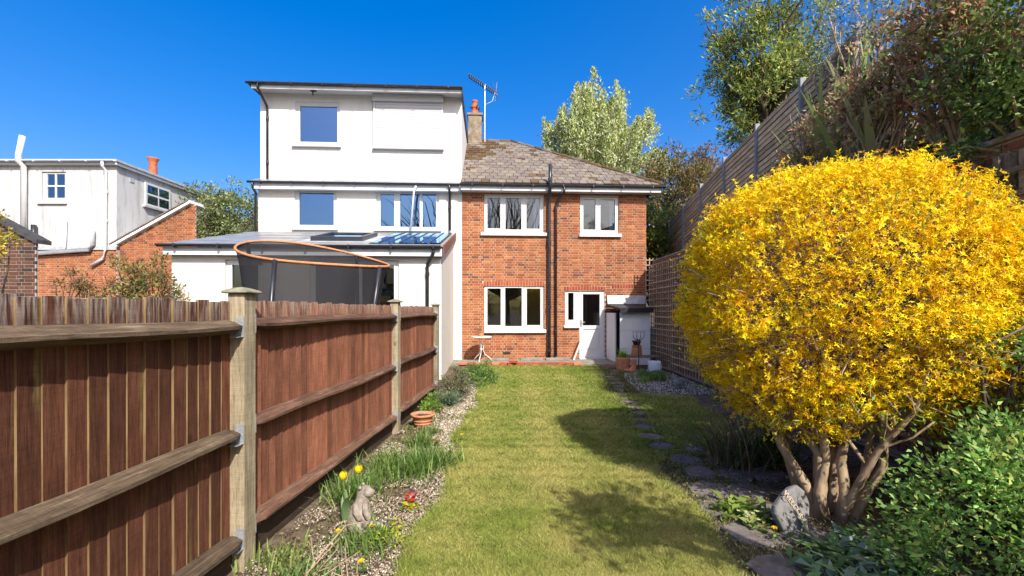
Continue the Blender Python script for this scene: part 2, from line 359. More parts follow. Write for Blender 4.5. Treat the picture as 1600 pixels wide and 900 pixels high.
# ------------------------------------------------------------------ bricks
RED = [*[lin(158, 96, 61), lin(152, 89, 57), lin(162, 102, 67), lin(146, 83, 55), lin(156, 94, 61), lin(165, 110, 74), lin(152, 92, 61), lin(158, 98, 65), lin(139, 81, 57), lin(160, 102, 63)] * 2, lin(104, 75, 65)]
DARK = [lin(84, 62, 54), lin(70, 54, 50), lin(100, 70, 58), lin(62, 52, 50), lin(92, 62, 50)]
def jitc(c, r, k=.12):
    f = 1 + r.uniform(-k, k); return (c[0] * f, c[1] * f * (1 + r.uniform(-.06, .06)), c[2] * f, 1)
class BrickSet:
    def __init__(s, cols, seed, nvar=14):
        s.r = random.Random(seed); s.cols = cols; s.var = {}
        s.nvar = nvar
    def mesh(s, L, H):
        k = (round(L, 3), round(H, 3), s.r.randrange(s.nvar))
        if k not in s.var: s.var[k] = MB().brick(0, L, 0, .03, 0, H, .004, jitc(s.r.choice(s.cols), s.r)).mesh('brick', M['brick'])
        return s.var[k]
def lay_bricks(wall, bs, u0, u1, h0, h1, holes, d, indiv, top=None, rest_name='brickwork'):
    """Flemish bond; bricks as own objects inside the band indiv=(u0,u1,h0,h1), the others one joined mesh."""
    rest = MB(); row = 0; h = h0; cnt = 0
    while h + .06 < h1:
        u = u0 - (.0 if row % 2 == 0 else .17); k = row
        while u < u1 - .01:
            L = .215 if k % 2 == 0 else .1025
            if row % 3 == 1 and bs.cols is RED and False: L = .215
            a, b = max(u, u0), min(u + L, u1)
            segs = [(a, b)]
            for (x0, x1, z0, z1) in holes:
                if h + .065 > z0 and h < z1:
                    ns = []
                    for (p, q) in segs:
                        if q <= x0 or p >= x1: ns.append((p, q)); continue
                        if p < x0: ns.append((p, x0))
                        if q > x1: ns.append((x1, q))
                    segs = ns
            for (p, q) in segs:
                if q - p < .025: continue
                if top and h + .065 > top((p + q) / 2): continue
                j = bs.r.uniform(-.002, .002)
                if indiv and cnt < 296 and indiv[0] <= p and q <= indiv[1] and indiv[2] <= h <= indiv[3] and abs(q - p - L) < .001:
                    link('brick', bs.mesh(L, .065), wall, loc=(p, d + j, h)); cnt += 1
                else: rest.brick(p, q, d + j, d + j + .03, h, h + .065, .004, jitc(bs.r.choice(bs.cols), bs.r))
            u += L + .010; k += 1
        h += .075; row += 1
    o = rest.obj(rest_name, M['brick'], wall); o['kind'] = 'stuff'
    return cnt
def wall_cells(mb, u0, u1, h0, h1, holes, d0, d1):
    us = sorted({u0, u1, *[x for q in holes for x in q[:2]]}); hs = sorted({h0, h1, *[x for q in holes for x in q[2:]]})
    us = [x for x in us if u0 <= x <= u1]; hs = [x for x in hs if h0 <= x <= h1]
    solid = lambda i, j: 0 <= i < len(us) - 1 and 0 <= j < len(hs) - 1 and not any(q[0] < (us[i] + us[i + 1]) / 2 < q[1] and q[2] < (hs[j] + hs[j + 1]) / 2 < q[3] for q in holes)
    for i in range(len(us) - 1):
        for j in range(len(hs) - 1):
            if not solid(i, j): continue
            a, b, c, e = us[i], us[i + 1], hs[j], hs[j + 1]
            mb.add([(a, d0, c), (b, d0, c), (b, d0, e), (a, d0, e)], [(0, 1, 2, 3)]); mb.add([(a, d1, c), (b, d1, c), (b, d1, e), (a, d1, e)], [(3, 2, 1, 0)])
            if not solid(i - 1, j): mb.add([(a, d0, c), (a, d1, c), (a, d1, e), (a, d0, e)], [(0, 1, 2, 3)])
            if not solid(i + 1, j): mb.add([(b, d0, c), (b, d1, c), (b, d1, e), (b, d0, e)], [(3, 2, 1, 0)])
            if not solid(i, j - 1): mb.add([(a, d0, c), (b, d0, c), (b, d1, c), (a, d1, c)], [(3, 2, 1, 0)])
            if not solid(i, j + 1): mb.add([(a, d0, e), (b, d0, e), (b, d1, e), (a, d1, e)], [(0, 1, 2, 3)])
def frame_bars(mb, u0, u1, h0, h1, panes, d0, d1):
    wall_cells(mb, u0, u1, h0, h1, panes, d0, d1)
def window(parent, u0, u1, h0, h1, panes, d=.05, gl='glass', sill=None, room='room', depth=1.6, curtains=(), sash=True, label=None, name='window'):
    mb = MB(); frame_bars(mb, u0, u1, h0, h1, panes, d, d + .06)
    w = mb.obj(name, M['upvc'], parent, bevel=.006)
    if label: w['label'] = label
    for (a, b, c, e) in panes:
        MB().box(a - .004, b + .004, d + .030, d + .036, c - .004, e + .004).obj('pane', M[gl], w)
        if sash:
            s = MB(); frame_bars(s, a - .012, b + .012, c - .012, e + .012, [(a + .012, b - .012, c + .012, e - .012)], d - .012, d + .02); s.obj('sash', M['upvc'], w, bevel=.004)
    if sill:
        a, b, c, e = sill; MB().prism([(d + .05, c), (d - .13, c), (d - .13, e - .03), (d - .01, e), (d + .05, e)], 'x', a, b).obj('sill', M['upvc'], w, bevel=.006)
    # the room behind: five faces, open to the glass
    y0, y1 = d + .07, d + depth; rb = MB(); a, b, c, e = u0 - .25, u1 + .25, h0 - .5, h1 + .12
    if gl == 'glass' and c < .05: c = .05
    rb.add([(a, y0, c), (b, y0, c), (b, y1, c), (a, y1, c), (a, y0, e), (b, y0, e), (b, y1, e), (a, y1, e)], [(0, 1, 2, 3), (4, 7, 6, 5), (1, 5, 6, 2), (2, 6, 7, 3), (3, 7, 4, 0)])
    rb.obj('room', M[room], w)
    for (a, b, c, e) in curtains:
        n = 26; v = []
        for i in range(n + 1):
            x = a + (b - a) * i / n; y = d + .16 + .025 * math.sin(i * 1.35)
            v += [(x, y, c), (x, y, e)]
        MB().add(v, [(2 * i, 2 * i + 2, 2 * i + 3, 2 * i + 1) for i in range(n)]).obj('curtain', M['curtain'], w, smooth=True)
    return w
def gutter(parent, name, u0, u1, d, h, r=.055, mat='black', brackets=.9):
    prof = [(d - r, h), (d - r * .92, h - r * .55), (d - r * .5, h - r * .92), (d, h - r * 1.05), (d + r * .5, h - r * .92), (d + r * .92, h - r * .55), (d + r, h), (d + r - .008, h), (d, h - r * .85), (d - r + .008, h)]
    o = MB().prism(prof, 'x', u0, u1).obj(name, M[mat], parent, smooth=False)
    u = u0 + .35; bm_ = MB().box(0, .035, d - r - .008, d + r, h - r * 1.25, h + .006).mesh('gutter_bracket', M[mat])
    while u < u1 - .1: link('gutter_bracket', bm_, o, loc=(u, 0, 0)); u += brackets
    return o
def pipe(parent, name, pts, r, mat, collars=()):
    o = MB().tube(pts, r, 12).obj(name, M[mat], parent, smooth=True)
    for c in collars: MB().tube([(c[0], c[1], c[2] - .045), (c[0], c[1], c[2] + .045)], r * 1.28, 12).obj('collar', M[mat], o, smooth=False)
    return o

HO = (-1.506, 13.9, 0); HR = R(3)
# ------------------------------------------------------------------ brick house
bh = thing('brick_house', 'red brick two storey house with grey hipped roof and white windows', 'house', HO, HR)
UL = (.67, 2.48, 3.84, 5.0); UR = (3.60, 4.79, 3.84, 4.98); LL = (.67, 2.48, .90, 2.24); SL = (3.13, 3.58, 1.02, 2.10); DR = (3.575, 4.36, .03, 2.10)
holes = [UL, UR, LL, SL, DR]
mb = MB(); wall_cells(mb, 0, 5.65, -.05, 5.12, holes, .008, .25)
wall_cells(mb, 0, 5.65, 5.12, 5.2, [], .008, .25)
mb.box(5.42, 5.64, .252, 8, -.05, 5.2); mb.box(.01, 5.41, 7.8, 8.0, -.05, 5.2)
bw = mb.obj('wall', M['mortar'], bh)
bs = BrickSet(RED, 3)
arch_holes = [(.64, 2.52, 2.24, 2.395), (3.08, 4.40, 2.10, 2.24), (4.56, 5.35, 2.17, 2.31)]
lay_bricks(bw, bs, 0, 5.652, .0, 5.18, holes + arch_holes, .0, (0, 5.65, 2.43, 3.62))
# return courses on the right-hand corner so the side reads as brick
side = MB(); rr = random.Random(5); h = 0; row = 0
while h < 5.15:
    y = .04 + (0 if row % 2 else .11)
    while y < 7.8: side.box(5.622, 5.654, y, min(y + .215, 7.99), h, h + .065, 0, jitc(rr.choice(RED), rr)); y += .225
    h += .075; row += 1
stuff(side.obj('brickwork', M['brick'], bw))
def soldier(u0, u1, hb, ht, rise):
    n = int((u1 - u0) / .082); L = (u1 - u0) / n; m = (u0 + u1) / 2
    for i in range(n):
        a = u0 + i * L; k = 1 - ((a + L / 2 - m) / ((u1 - u0) / 2)) ** 2
        link('brick', MBs(L - .012, ht - hb), bw, loc=(a + .006, -.003, hb + rise * k))
_sol = {}
def MBs(w, hh):
    k = (round(w, 3), round(hh, 3), rr.randrange(6))
    if k not in _sol: _sol[k] = MB().brick(0, w, 0, .04, 0, hh, .004, jitc(rr.choice([lin(158, 74, 50), lin(146, 68, 50), lin(170, 84, 56)]), rr)).mesh('brick', M['brick'])
    return _sol[k]
soldier(.645, 2.515, 2.248, 2.386, .008); soldier(3.085, 4.395, 2.104, 2.232, .012); soldier(4.563, 5.347, 2.178, 2.312, 0)
window(bh, *UL, [(.75, 1.17, 3.98, 4.93), (1.30, 1.81, 3.95, 4.93), (1.94, 2.37, 3.98, 4.93)], sill=(.56, 2.56, 3.76, 3.875), curtains=[(.72, .90, 3.9, 4.98), (2.18, 2.44, 3.9, 4.98)], label='wide upstairs window with three panes and pale curtains')
window(bh, *UR, [(3.69, 4.09, 3.97, 4.92), (4.22, 4.70, 3.95, 4.92)], sill=(3.56, 4.87, 3.745, 3.865), curtains=[(4.55, 4.74, 3.9, 4.95)], label='narrower upstairs window with two panes')
window(bh, *LL, [(.75, 1.18, 1.04, 2.18), (1.29, 1.82, 1.01, 2.20), (1.95, 2.39, 1.04, 2.18)], sill=(.61, 2.545, .82, .935), depth=2.6, label='wide ground floor window with three panes')
window(bh, *SL, [(3.22, 3.41, 1.20, 2.05)], sill=(3.09, 3.572, .965, 1.055), label='narrow side light beside the back door')
# back door
dm = MB(); frame_bars(dm, 3.60, 4.335, .06, 2.085, [(3.69, 4.21, 1.04, 2.0), (3.70, 4.20, .26, .93)], .045, .10)
door = dm.obj('door', M['upvc'], bh, bevel=.006); door['label'] = 'white back door with tall glass pane'
MB().box(3.69, 4.21, .068, .076, 1.04, 2.0).obj('pane', M['glass'], door)
pm = MB(); pm.box(3.70, 4.20, .07, .09, .26, .93); pm.box(3.76, 4.14, .058, .07, .32, .87); pm.obj('panel', M['upvc'], door, bevel=.008)
hm = MB(); hm.box(3.615, 3.65, .02, .045, 1.02, 1.22); hm.tube([(3.632, .03, 1.14), (3.632, -.01, 1.14), (3.74, -.015, 1.14)], .009, 8); hm.obj('handle', M['aer'], door)
fm = MB(); fm.box(3.577, 3.598, .03, .11, .03, 2.098); fm.box(4.337, 4.358, .03, .11, .03, 2.098); fm.box(3.60, 4.335, .03, .11, 2.087, 2.098); fm.box(3.56, 4.37, -.10, .11, -.02, .055); fm.obj('door_frame', M['upvc'], door)
rb = MB(); a, b, c, e = 3.5, 4.5, .04, 2.2
rb.add([(a, .11, c), (b, .11, c), (b, 2.6, c), (a, 2.6, c), (a, .11, e), (b, .11, e), (b, 2.6, e), (a, 2.6, e)], [(0, 1, 2, 3), (4, 7, 6, 5), (1, 5, 6, 2), (2, 6, 7, 3), (3, 7, 4, 0)])
rb.obj('room', M['room'], door)
# eaves
MB().box(-.02, 6.0, -.30, -.275, 5.06, 5.22).obj('fascia', M['fascia'], bh)
MB().box(.0, 5.97, -.274, .0, 5.065, 5.085).obj('soffit', M['upvc'], bh)
gutter(bh, 'gutter', -.05, 6.12, -.36, 5.235)
# roof planes and tiles
ES, RH, EH = -.36, 8.05, 5.24; RD = 4.0; pitch = math.atan2(RH - EH, RD - ES); UE = 6.06
hipu = UE - (RD - ES)
rm = MB(); rm.add([(0.0, ES, EH), (UE, ES, EH), (hipu, RD, RH), (0.0, RD, RH), (UE, 8.36, EH), (0.0, 8.36, EH)], [(0, 1, 2, 3), (1, 4, 2), (4, 5, 3, 2)])
roof = rm.obj('roof', M['slate_flat'], bh)
_tile = {}
TG = [lin(124, 114, 106), lin(114, 105, 99), lin(132, 122, 113), lin(106, 97, 92), lin(120, 109, 100), lin(128, 117, 106)]
TMOSS = [lin(86, 68, 46), lin(76, 60, 42), lin(98, 80, 56)]
def tile_mesh(w, moss):
    k = (round(w, 2), moss, rr.randrange(7))
    if k not in _tile:
        c = jitc(rr.choice(TMOSS if moss else TG), rr, .16); m = MB()
        m.loft([[(0, 0, 0), (w, 0, 0), (w, 0, .036), (0, 0, .036)], [(0, .42, -.004), (w, .42, -.004), (w, .42, .014), (0, .42, .014)]], True, 0, c)
        _tile[k] = m.mesh('tile', M['tile'])
    return _tile[k]
NC = 17; SLn = math.hypot(RH - EH, RD - ES); ex = SLn / NC
for i in range(NC):
    s = i * ex; d = ES + s * math.cos(pitch); h = EH + s * math.sin(pitch); umax = UE - (d - ES) - .05; u = -.02 + (0 if i % 2 else -.12)
    while u < umax - .04:
        w = min(.236, umax - u); x0 = max(u, -.005)
        if u < 0: w = w + u
        if w > .05:
            moss = (u < 1.4 - abs(i - 14) * .16 and rr.random() < .75 and i > 7) or rr.random() < .05
            link('tile', tile_mesh(w - .008, moss), roof, loc=(x0, d, h + .012 + rr.uniform(0, .016)), rot=(pitch + R(2.2) - R(1.2) + rr.uniform(-.02, .02), rr.uniform(-.025, .025), rr.uniform(-.02, .02)))
        u += .244
# hip and ridge caps
def caps(p0, p1, n):
    p0, p1 = Vector(p0), Vector(p1)
    for i in range(n):
        a = p0.lerp(p1, i / n); b = p0.lerp(p1, (i + 1.12) / n)
        MB().tube([a + Vector((0, 0, .012)), b + Vector((0, 0, .03))], [.085, .095], 8, col=jitc(rr.choice(TMOSS + TG[3:4]), rr, .2)).obj('ridge_tile', M['tile'], roof)
caps((UE, ES, EH), (hipu, RD, RH), 15); caps((hipu, RD, RH), (0, RD, RH), 4)
# soil stack and rainwater pipe
pipe(bh, 'soil_stack', [(2.63, -.10, .02), (2.63, -.10, 2.6), (2.63, -.10, 4.7), (2.62, -.13, 4.95), (2.61, -.46, 5.12), (2.61, -.47, 5.3), (2.61, -.47, 5.8)], .052, 'black', [(2.63, -.10, 1.6), (2.63, -.10, 3.55), (2.63, -.10, .3), (2.61, -.47, 5.35)])
pipe(bh, 'rainwater_pipe', [(2.84, -.07, .10), (2.84, -.07, 4.7), (2.88, -.09, 4.82), (3.05, -.33, 5.02), (3.06, -.36, 5.18)], .034, 'black', [(2.84, -.07, .9), (2.84, -.07, 2.9), (2.84, -.07, 4.6)])
MB().prism([(.0, 1.70), (-.12, 1.70), (-.02, 1.96), (0, 1.96)], 'x', 4.42, 5.62).obj('flashing', M['lead'], bh)
for a in (1.2, 2.9): pass
vm = MB(); vm.box(1.23, 1.46, -.004, .02, .17, .24); vm.obj('air_brick', M['black'], bh)
# chimney (on the party line)
ch = MB(); ch.box(.02, .54, 3.75, 4.35, 7.6, 8.98); ch.box(-.02, .58, 3.71, 4.39, 8.982, 9.07); ch.box(.0, .56, 3.73, 4.37, 7.75, 7.98)
cho = ch.obj('chimney', M['chimney'], bh, bevel=.015)
MB().lathe([(.14, 9.05), (.16, 9.12), (.125, 9.16), (.12, 9.36), (.145, 9.38), (.145, 9.43), (.105, 9.46), (.10, 9.60), (.12, 9.62), (.12, 9.66), (.085, 9.67), (.08, 9.55)], 20, (.27, 4.05, 0)).obj('chimney_pot', M['terra_dark'], cho, smooth=True)
mb = MB()
for k in range(4):
    a = k * math.pi / 2 + .5; mb.tube([(.27 + .10 * math.cos(a), 4.05 + .10 * math.sin(a), 9.36), (.27 + .19 * math.cos(a), 4.05 + .19 * math.sin(a), 9.36), (.27 + .19 * math.cos(a), 4.05 + .19 * math.sin(a), 9.44)], .03, 8)
mb.obj('pot_lug', M['black'], cho)
# aerial
ta = thing('tv_aerial', 'metal television aerial on a pole strapped to the chimney', 'aerial', HO, HR)
MB().tube([(.66, 3.9, 7.75), (.66, 3.9, 10.25)], .022, 8).obj('pole', M['aer'], ta)
br = MB(); br.tube([(.55, 3.95, 8.35), (.66, 3.9, 8.35)], .015, 6); br.tube([(.55, 3.95, 8.75), (.66, 3.9, 8.75)], .015, 6); br.tube([(.66, 3.9, 9.45), (.95, 3.9, 9.6), (1.05, 3.9, 9.95)], .013, 6); br.obj('bracket', M['aer'], ta)
p0, p1 = Vector((.06, 3.9, 10.55)), Vector((1.15, 3.9, 9.85)); bm_ = MB(); bm_.tube([p0, p1], .014, 6); bm_.obj('boom', M['aer'], ta)
for i in range(14):
    q = p0.lerp(p1, i / 15); MB().box(-.011, .011, -.18, .18, -.03, .03).obj('element', M['iron'], ta, loc=tuple(q), rot=(0, R(33), 0))
rf = MB()
for k in range(5): rf.tube([(1.06 - k * .02, 3.55, 9.75 + k * .1), (1.13 + k * .02, 4.25, 9.75 + k * .1)], .008, 5)
rf.tube([(1.05, 3.9, 9.6), (1.13, 3.9, 10.35)], .012, 5); rf.obj('reflector', M['aer'], ta)

# ------------------------------------------------------------------ white neighbour house
nh = thing('white_house', 'white rendered house with loft dormer and grey roofed single storey extension', 'house', HO, HR)
N1 = (-4.94, -3.71, 3.94, 5.10); N2 = (-2.55, -.69, 3.93, 5.08)
mb = MB(); wall_cells(mb, -5.98, -.003, -.05, 5.2, [N1, N2], 0.002, .25); mb.box(-5.97, -5.75, .252, 8, -.05, 5.2); mb.box(-5.74, -.01, 7.8, 8, -.05, 5.2)
mb.obj('wall', M['render_cream'], nh)
window(nh, *N1, [(-4.83, -3.80, 4.03, 5.02)], gl='glass_blue', sill=(-5.0, -3.66, 3.88, 3.95), room='room_dark', label='square first floor window reflecting blue sky')
window(nh, *N2, [(-2.45, -2.02, 4.01, 5.0), (-1.87, -1.26, 4.0, 5.02), (-1.20, -.77, 4.0, 5.02)], gl='glass_blue', sill=(-2.62, -.62, 3.87, 3.94), room='room_dark', label='wide first floor window with narrow left light')
MB().box(-6.06, -.03, -.22, -.20, 5.04, 5.20).obj('fascia', M['fascia'], nh); MB().box(-6.04, -.03, -.199, .0, 5.05, 5.07).obj('soffit', M['fascia'], nh)
gutter(nh, 'gutter', -6.16, -.06, -.28, 5.24, .05)
pipe(nh, 'downpipe', [(-.36, -.28, 5.2), (-.36, -.2, 5.02), (-.36, -.07, 4.95), (-.36, -.06, 3.9)], .036, 'black', [(-.36, -.06, 4.6)])
pipe(nh, 'downpipe', [(-6.03, -.28, 5.2), (-6.03, -.2, 5.05), (-6.03, -.05, 4.95), (-6.03, -.05, 3.7)], .036, 'black')
pipe(nh, 'waste_pipe', [(-1.33, -.30, 5.16), (-1.40, -.24, 5.0), (-1.50, -.20, 3.88)], .03, 'whitep')
# lower roof skirt under the dormer
MB().add([(-6.1, -.25, 5.25), (-.03, -.25, 5.25), (-.03, .11, 5.42), (-6.1, .11, 5.42), (-6.1, 8.2, 5.25), (-6.1, 4, 7.9)], [(0, 1, 2, 3)]).obj('roof_skirt', M['sheet'], nh)
# dormer
DW = (-4.96, -3.65, 6.45, 7.74)
dm = MB(); wall_cells(dm, -5.97, -.012, 5.30, 7.96, [DW], .10, .30); dm.box(-.21, -.013, .302, 4.5, 5.3, 7.96); dm.box(-5.96, -5.76, .302, 4.5, 5.3, 7.96); dm.box(-5.95, -.02, 4.502, 4.6, 5.3, 7.96)
dm.obj('dormer_wall', M['render'], nh)
window(nh, *DW, [(-4.84, -3.72, 6.53, 7.62)], d=.13, gl='glass_blue', sill=(-5.04, -3.60, 6.37, 6.46), room='room_dark', label='square dormer window reflecting blue sky')
sh = MB(); sh.box(-2.65, -2.59, .03, .10, 6.38, 7.76); sh.box(-.63, -.57, .03, .10, 6.38, 7.76); sh.box(-2.67, -.55, -.02, .10, 6.34, 6.375); sh = sh.obj('roller_shutter', M['shutter'], nh, bevel=.004); sh['label'] = 'white roller shutter pulled down beside the dormer window'
MB().box(-2.66, -.56, -.06, .099, 7.762, 7.955).obj('shutter_box', M['shutter'], sh, bevel=.012)
sl = MB().prism([(.05, 0), (.043, .012), (.043, .076), (.054, .0866), (.09, .086), (.09, 0)], 'x', -2.588, -.632).mesh('slat', M['shutter'])
for k in range(16): link('slat', sl, sh, loc=(0, 0, 6.376 + k * .0866))
dr = MB(); dr.box(-6.12, .03, -.36, 4.75, 8.012, 8.075); dr.obj('dormer_roof', M['slate_flat'], nh)
MB().box(-6.02, -.0, -.33, -.305, 7.90, 8.01).obj('dormer_fascia', M['fascia'], nh); MB().box(-6.0, -.013, -.304, .099, 7.962, 7.985).obj('dormer_soffit', M['upvc'], nh)
gutter(nh, 'dormer_gutter', -6.14, .03, -.40, 8.05, .05)
MB().box(-5.3, -.65, .2, 3.8, 8.078, 8.16).obj('roof_upstand', M['upvc'], nh)
MB().prism([(-.36, 7.86), (4.75, 7.86), (4.75, 8.0), (-.36, 8.0)], 'x', .002, .028).obj('verge_board', M['black'], nh)
pipe(nh, 'downpipe', [(-5.82, -.40, 8.0), (-5.82, -.36, 7.9), (-5.75, .02, 7.55), (-5.75, .06, 7.45), (-5.75, .06, 5.40)], .036, 'black', [(-5.75, .06, 7.2), (-5.75, .06, 5.9)])
mb = MB(); mb.tube([(-4.35, -.15, 7.97), (-4.35, -.15, 7.82)], .02, 8); mb.box(-4.42, -4.26, -.2, -.1, 7.935, 7.962); mb.obj('camera_mount', M['iron'], nh)
MB().tube([(-2.69, .085, 7.9), (-2.685, .085, 7.2), (-2.69, .085, 6.0)], .008, 6).obj('cable', M['greyp'], nh)
# single storey extension
XD = -3.7
XL = (-4.89, -4.10, .05, 2.60); XP = (-3.10, -1.18, .05, 2.60)
mb = MB(); wall_cells(mb, -6.0, -.25, -.05, 2.72, [XL, XP], XD, XD + .25); mb.box(-.49, -.252, XD + .252, -.002, -.05, 2.72)
mb.prism([(XD + .26, 2.722), (-.002, 2.722), (-.002, 3.70)], 'x', -.488, -.254); mb.box(-5.99, -5.8, XD + .252, -.002, -.05, 2.72)
mb.obj('extension_wall', M['render_cream'], nh)
window(nh, *XL, [(-4.78, -4.2, .2, 2.50)], d=XD + .05, gl='glass', room='room_dark', depth=2.5, label='white framed extension door behind the trampoline net', name='window')
w = window(nh, *XP, [(-3.0, -2.12, .15, 2.52), (-2.0, -1.28, .15, 2.52)], d=XD + .05, gl='glass', room='room_dark', depth=2.8, label='wide white patio doors of the extension')
for (x, y, z, sx, sz, c) in [(-2.6, -2.4, 1.9, .35, .14, (60, 150, 170)), (-2.2, -2.3, 2.0, .3, .1, (210, 205, 190)), (-2.55, -2.4, 1.72, .5, .12, (120, 90, 60)), (-1.9, -2.3, 2.05, .28, .12, (225, 225, 220)), (-1.75, -2.3, 1.85, .3, .15, (90, 120, 110)), (-2.0, -2.6, 1.45, .8, .4, (170, 140, 105)), (-1.5, -2.3, 1.95, .25, .2, (70, 70, 80))]:
    MB().box(x - sx / 2, x + sx / 2, y, y + .25, z, z + sz, 0, lin(*c)).obj('storage_box', M['paint'], w)
MB().box(-2.85, -1.35, -2.6, -2.2, 1.66, 1.70, 0, lin(110, 85, 60)).obj('shelf', M['paint'], w)
MB().box(-6.08, -.22, XD - .16, XD - .135, 2.68, 2.84).obj('extension_fascia', M['fascia'], nh); MB().box(-6.06, -.24, XD - .134, XD - .002, 2.69, 2.71).obj('extension_soffit', M['fascia'], nh)
gutter(nh, 'extension_gutter', -6.16, -.24, XD - .22, 2.90, .06)
sl_ = (3.80 - 2.88) / (3.7 + .17)
rh = lambda d: 2.88 + (d - XD + .17) * sl_
er = MB(); er.prism([(XD - .17, rh(XD - .17)), (0, rh(0)), (0, rh(0) + .03), (XD - .17, rh(XD - .17) + .03)], 'x', -6.12, -.20); er = er.obj('extension_roof', M['sheet'], nh)
for k in range(4):
    d = XD + .55 + k * .85; MB().add([(-6.12, d, rh(d) + .034), (-.9, d, rh(d) + .034), (-.9, d + .03, rh(d) + .055), (-6.12, d + .03, rh(d) + .055), (-6.12, d + .06, rh(d + .06) + .034), (-.9, d + .06, rh(d + .06) + .034)], [(0, 1, 2, 3), (3, 2, 5, 4)]).obj('roof_rib', M['sheet'], er)
def on_roof(name, u0, u1, d0, d1, z0, z1, mat, parent, **k):
    m = MB(); v = [(u, d, rh(d) + .03 + z) for z in (z0, z1) for (u, d) in ((u0, d0), (u1, d0), (u1, d1), (u0, d1))]
    m.add(v, [(0, 3, 2, 1), (4, 5, 6, 7), (0, 1, 5, 4), (1, 2, 6, 5), (2, 3, 7, 6), (3, 0, 4, 7)]); return m.obj(name, M[mat], parent, **k)
u0, u1, d0, d1 = -3.35, -2.15, -3.0, -1.55
for (a, b, c, e) in ((u0, u1, d0, d0 + .09), (u0, u1, d1 - .09, d1), (u0, u0 + .09, d0 + .092, d1 - .092), (u1 - .09, u1, d0 + .092, d1 - .092)): on_roof('rooflight_frame', a, b, c, e, .002, .11, 'black', er)
on_roof('rooflight_glass', u0 + .092, u1 - .092, d0 + .092, d1 - .092, .01, .07, 'glass_blue', er)
on_roof('rooflight_flashing', u0 - .25, u1 + .25, d0 - .25, d1 + .2, .001, .004, 'lead', er)
for k in range(7):
    a = -1.86 + k * .225; on_roof('glazed_strip', a, a + .205, -3.55, -.35, .01, .03, 'glass_blue', er)
    on_roof('glazing_bar', a + .207, a + .223, -3.6, -.3, .0, .05, 'black', er)
on_roof('solar_backing', -1.88, -.28, -3.6, -.3, .0015, .006, 'black', er)
MB().prism([(XD - .18, rh(XD) - .22), (.0, rh(0) - .16), (.0, rh(0) + .05), (XD - .18, rh(XD) + .0)], 'x', -.198, -.17, col=lin(112, 74, 66)).obj('verge_board', M['paint'], nh)
pipe(nh, 'downpipe', [(-.40, XD - .22, 2.84), (-.40, XD - .21, 2.75), (-.55, XD - .07, 2.50), (-.55, XD - .05, 2.40), (-.55, XD - .05, .1)], .036, 'black', [(-.55, XD - .05, 2.3)])
# rear slope so the semi reads whole from the side
MB().add([(-6.1, .0, 5.25), (-6.1, 8.36, 5.24), (-.01, 8.36, 5.24), (-.01, 4.6, 7.7), (-6.0, 4.6, 7.7)], [(1, 2, 3, 4)]).obj('rear_roof', M['slate_flat'], nh)

# ------------------------------------------------------------------ far left white house
fh = thing('rendered_house', 'stained white first floor block above red brick, terracotta chimney pot, far left', 'house', (-13.73, 16, 0))
FW = (-2.60, -1.76, 5.32, 6.32)
mb = MB(); wall_cells(mb, -5.5, 0, 3.72, 6.52, [FW], 0, .25)
mb.box(-.25, 0, .252, 5.5, 3.72, 6.52); mb.box(-5.5, -.252, 5.3, 5.5, 3.72, 6.52); fw = mb.obj('wall', M['render_old'], fh)
w = window(fh, *FW, [(-2.46, -2.19, 5.86, 6.25), (-2.14, -1.84, 5.86, 6.25), (-2.46, -2.19, 5.42, 5.81), (-2.14, -1.84, 5.42, 5.81)], room='room_dark', gl='glass_blue', sill=(-2.72, -1.70, 5.19, 5.31), sash=False)
sw = MB(); sw.box(.005, .06, 1.20, 2.45, 5.44, 6.30); so = sw.obj('window', M['upvc'], fh)
for (a, b, c, e) in ((1.28, 1.78, 5.92, 6.22), (1.85, 2.35, 5.92, 6.22), (1.28, 1.78, 5.52, 5.84), (1.85, 2.35, 5.52, 5.84)): MB().box(.05, .066, a, b, c, e).obj('pane', M['glass_blue'], so)
MB().box(.0, .12, 1.12, 2.52, 5.36, 5.435).obj('sill', M['lead'], so)
MB().box(.001, .02, .55, .72, 6.12, 6.28).obj('vent', M['greyp'], fh)
rm = MB(); rm.box(-5.7, .16, -.18, 5.7, 6.622, 6.70); rm.obj('roof', M['lead'], fh); MB().box(-5.65, .12, -.14, 5.65, 6.522, 6.62).obj('fascia', M['upvc'], fh)
gutter(fh, 'gutter', -5.7, .1, -.22, 6.66, .05, 'whitep')
mb = MB(); wall_cells(mb, -5.5, .0, -.05, 3.6, [], .008, .25); lw = mb.obj('brick_base', M['mortar'], fh)
lay_bricks(lw, BrickSet(RED, 9), -4.0, 0, 1.2, 3.6, [], 0, None)
MB().box(-5.5, .01, -.04, .0, 3.60, 3.715).obj('band', M['lead'], fh)
# lean-to gable to its right
topf = lambda x: 3.78 + (x + .0) * .56
mb = MB(); mb.prism([(0.02, -.05), (2.66, -.05), (2.66, 5.2), (2.4, 5.12), (.02, 3.78)], 'y', .12, .16); gw = mb.obj('gable_wall', M['mortar'], fh)
lay_bricks(gw, BrickSet(RED, 10), .02, 2.66, 1.2, 5.2, [], .11, None, top=topf)
mb = MB(); mb.prism([(-.25, 3.66), (2.55, 5.23), (2.55, 5.33), (-.25, 3.76)], 'y', -.02, .7); mb.obj('lean_to_roof', M['tile'], fh)
for k in range(11):
    x = -.22 + k * .25; MB().box(0, .27, -.06, .20, 0, .035, 0, jitc(rr.choice(TG), rr)).obj('tile', M['tile'], fh, loc=(x, 0, 3.785 + (x + .22) * .56), rot=(0, -math.atan(.56), 0))
pipe(fh, 'soil_pipe', [(-3.1, -.12, 3.9), (-3.1, -.12, 6.45), (-3.1, -.3, 6.6), (-3.08, -.3, 6.8), (-2.95, -.3, 7.45)], .085, 'whitep')
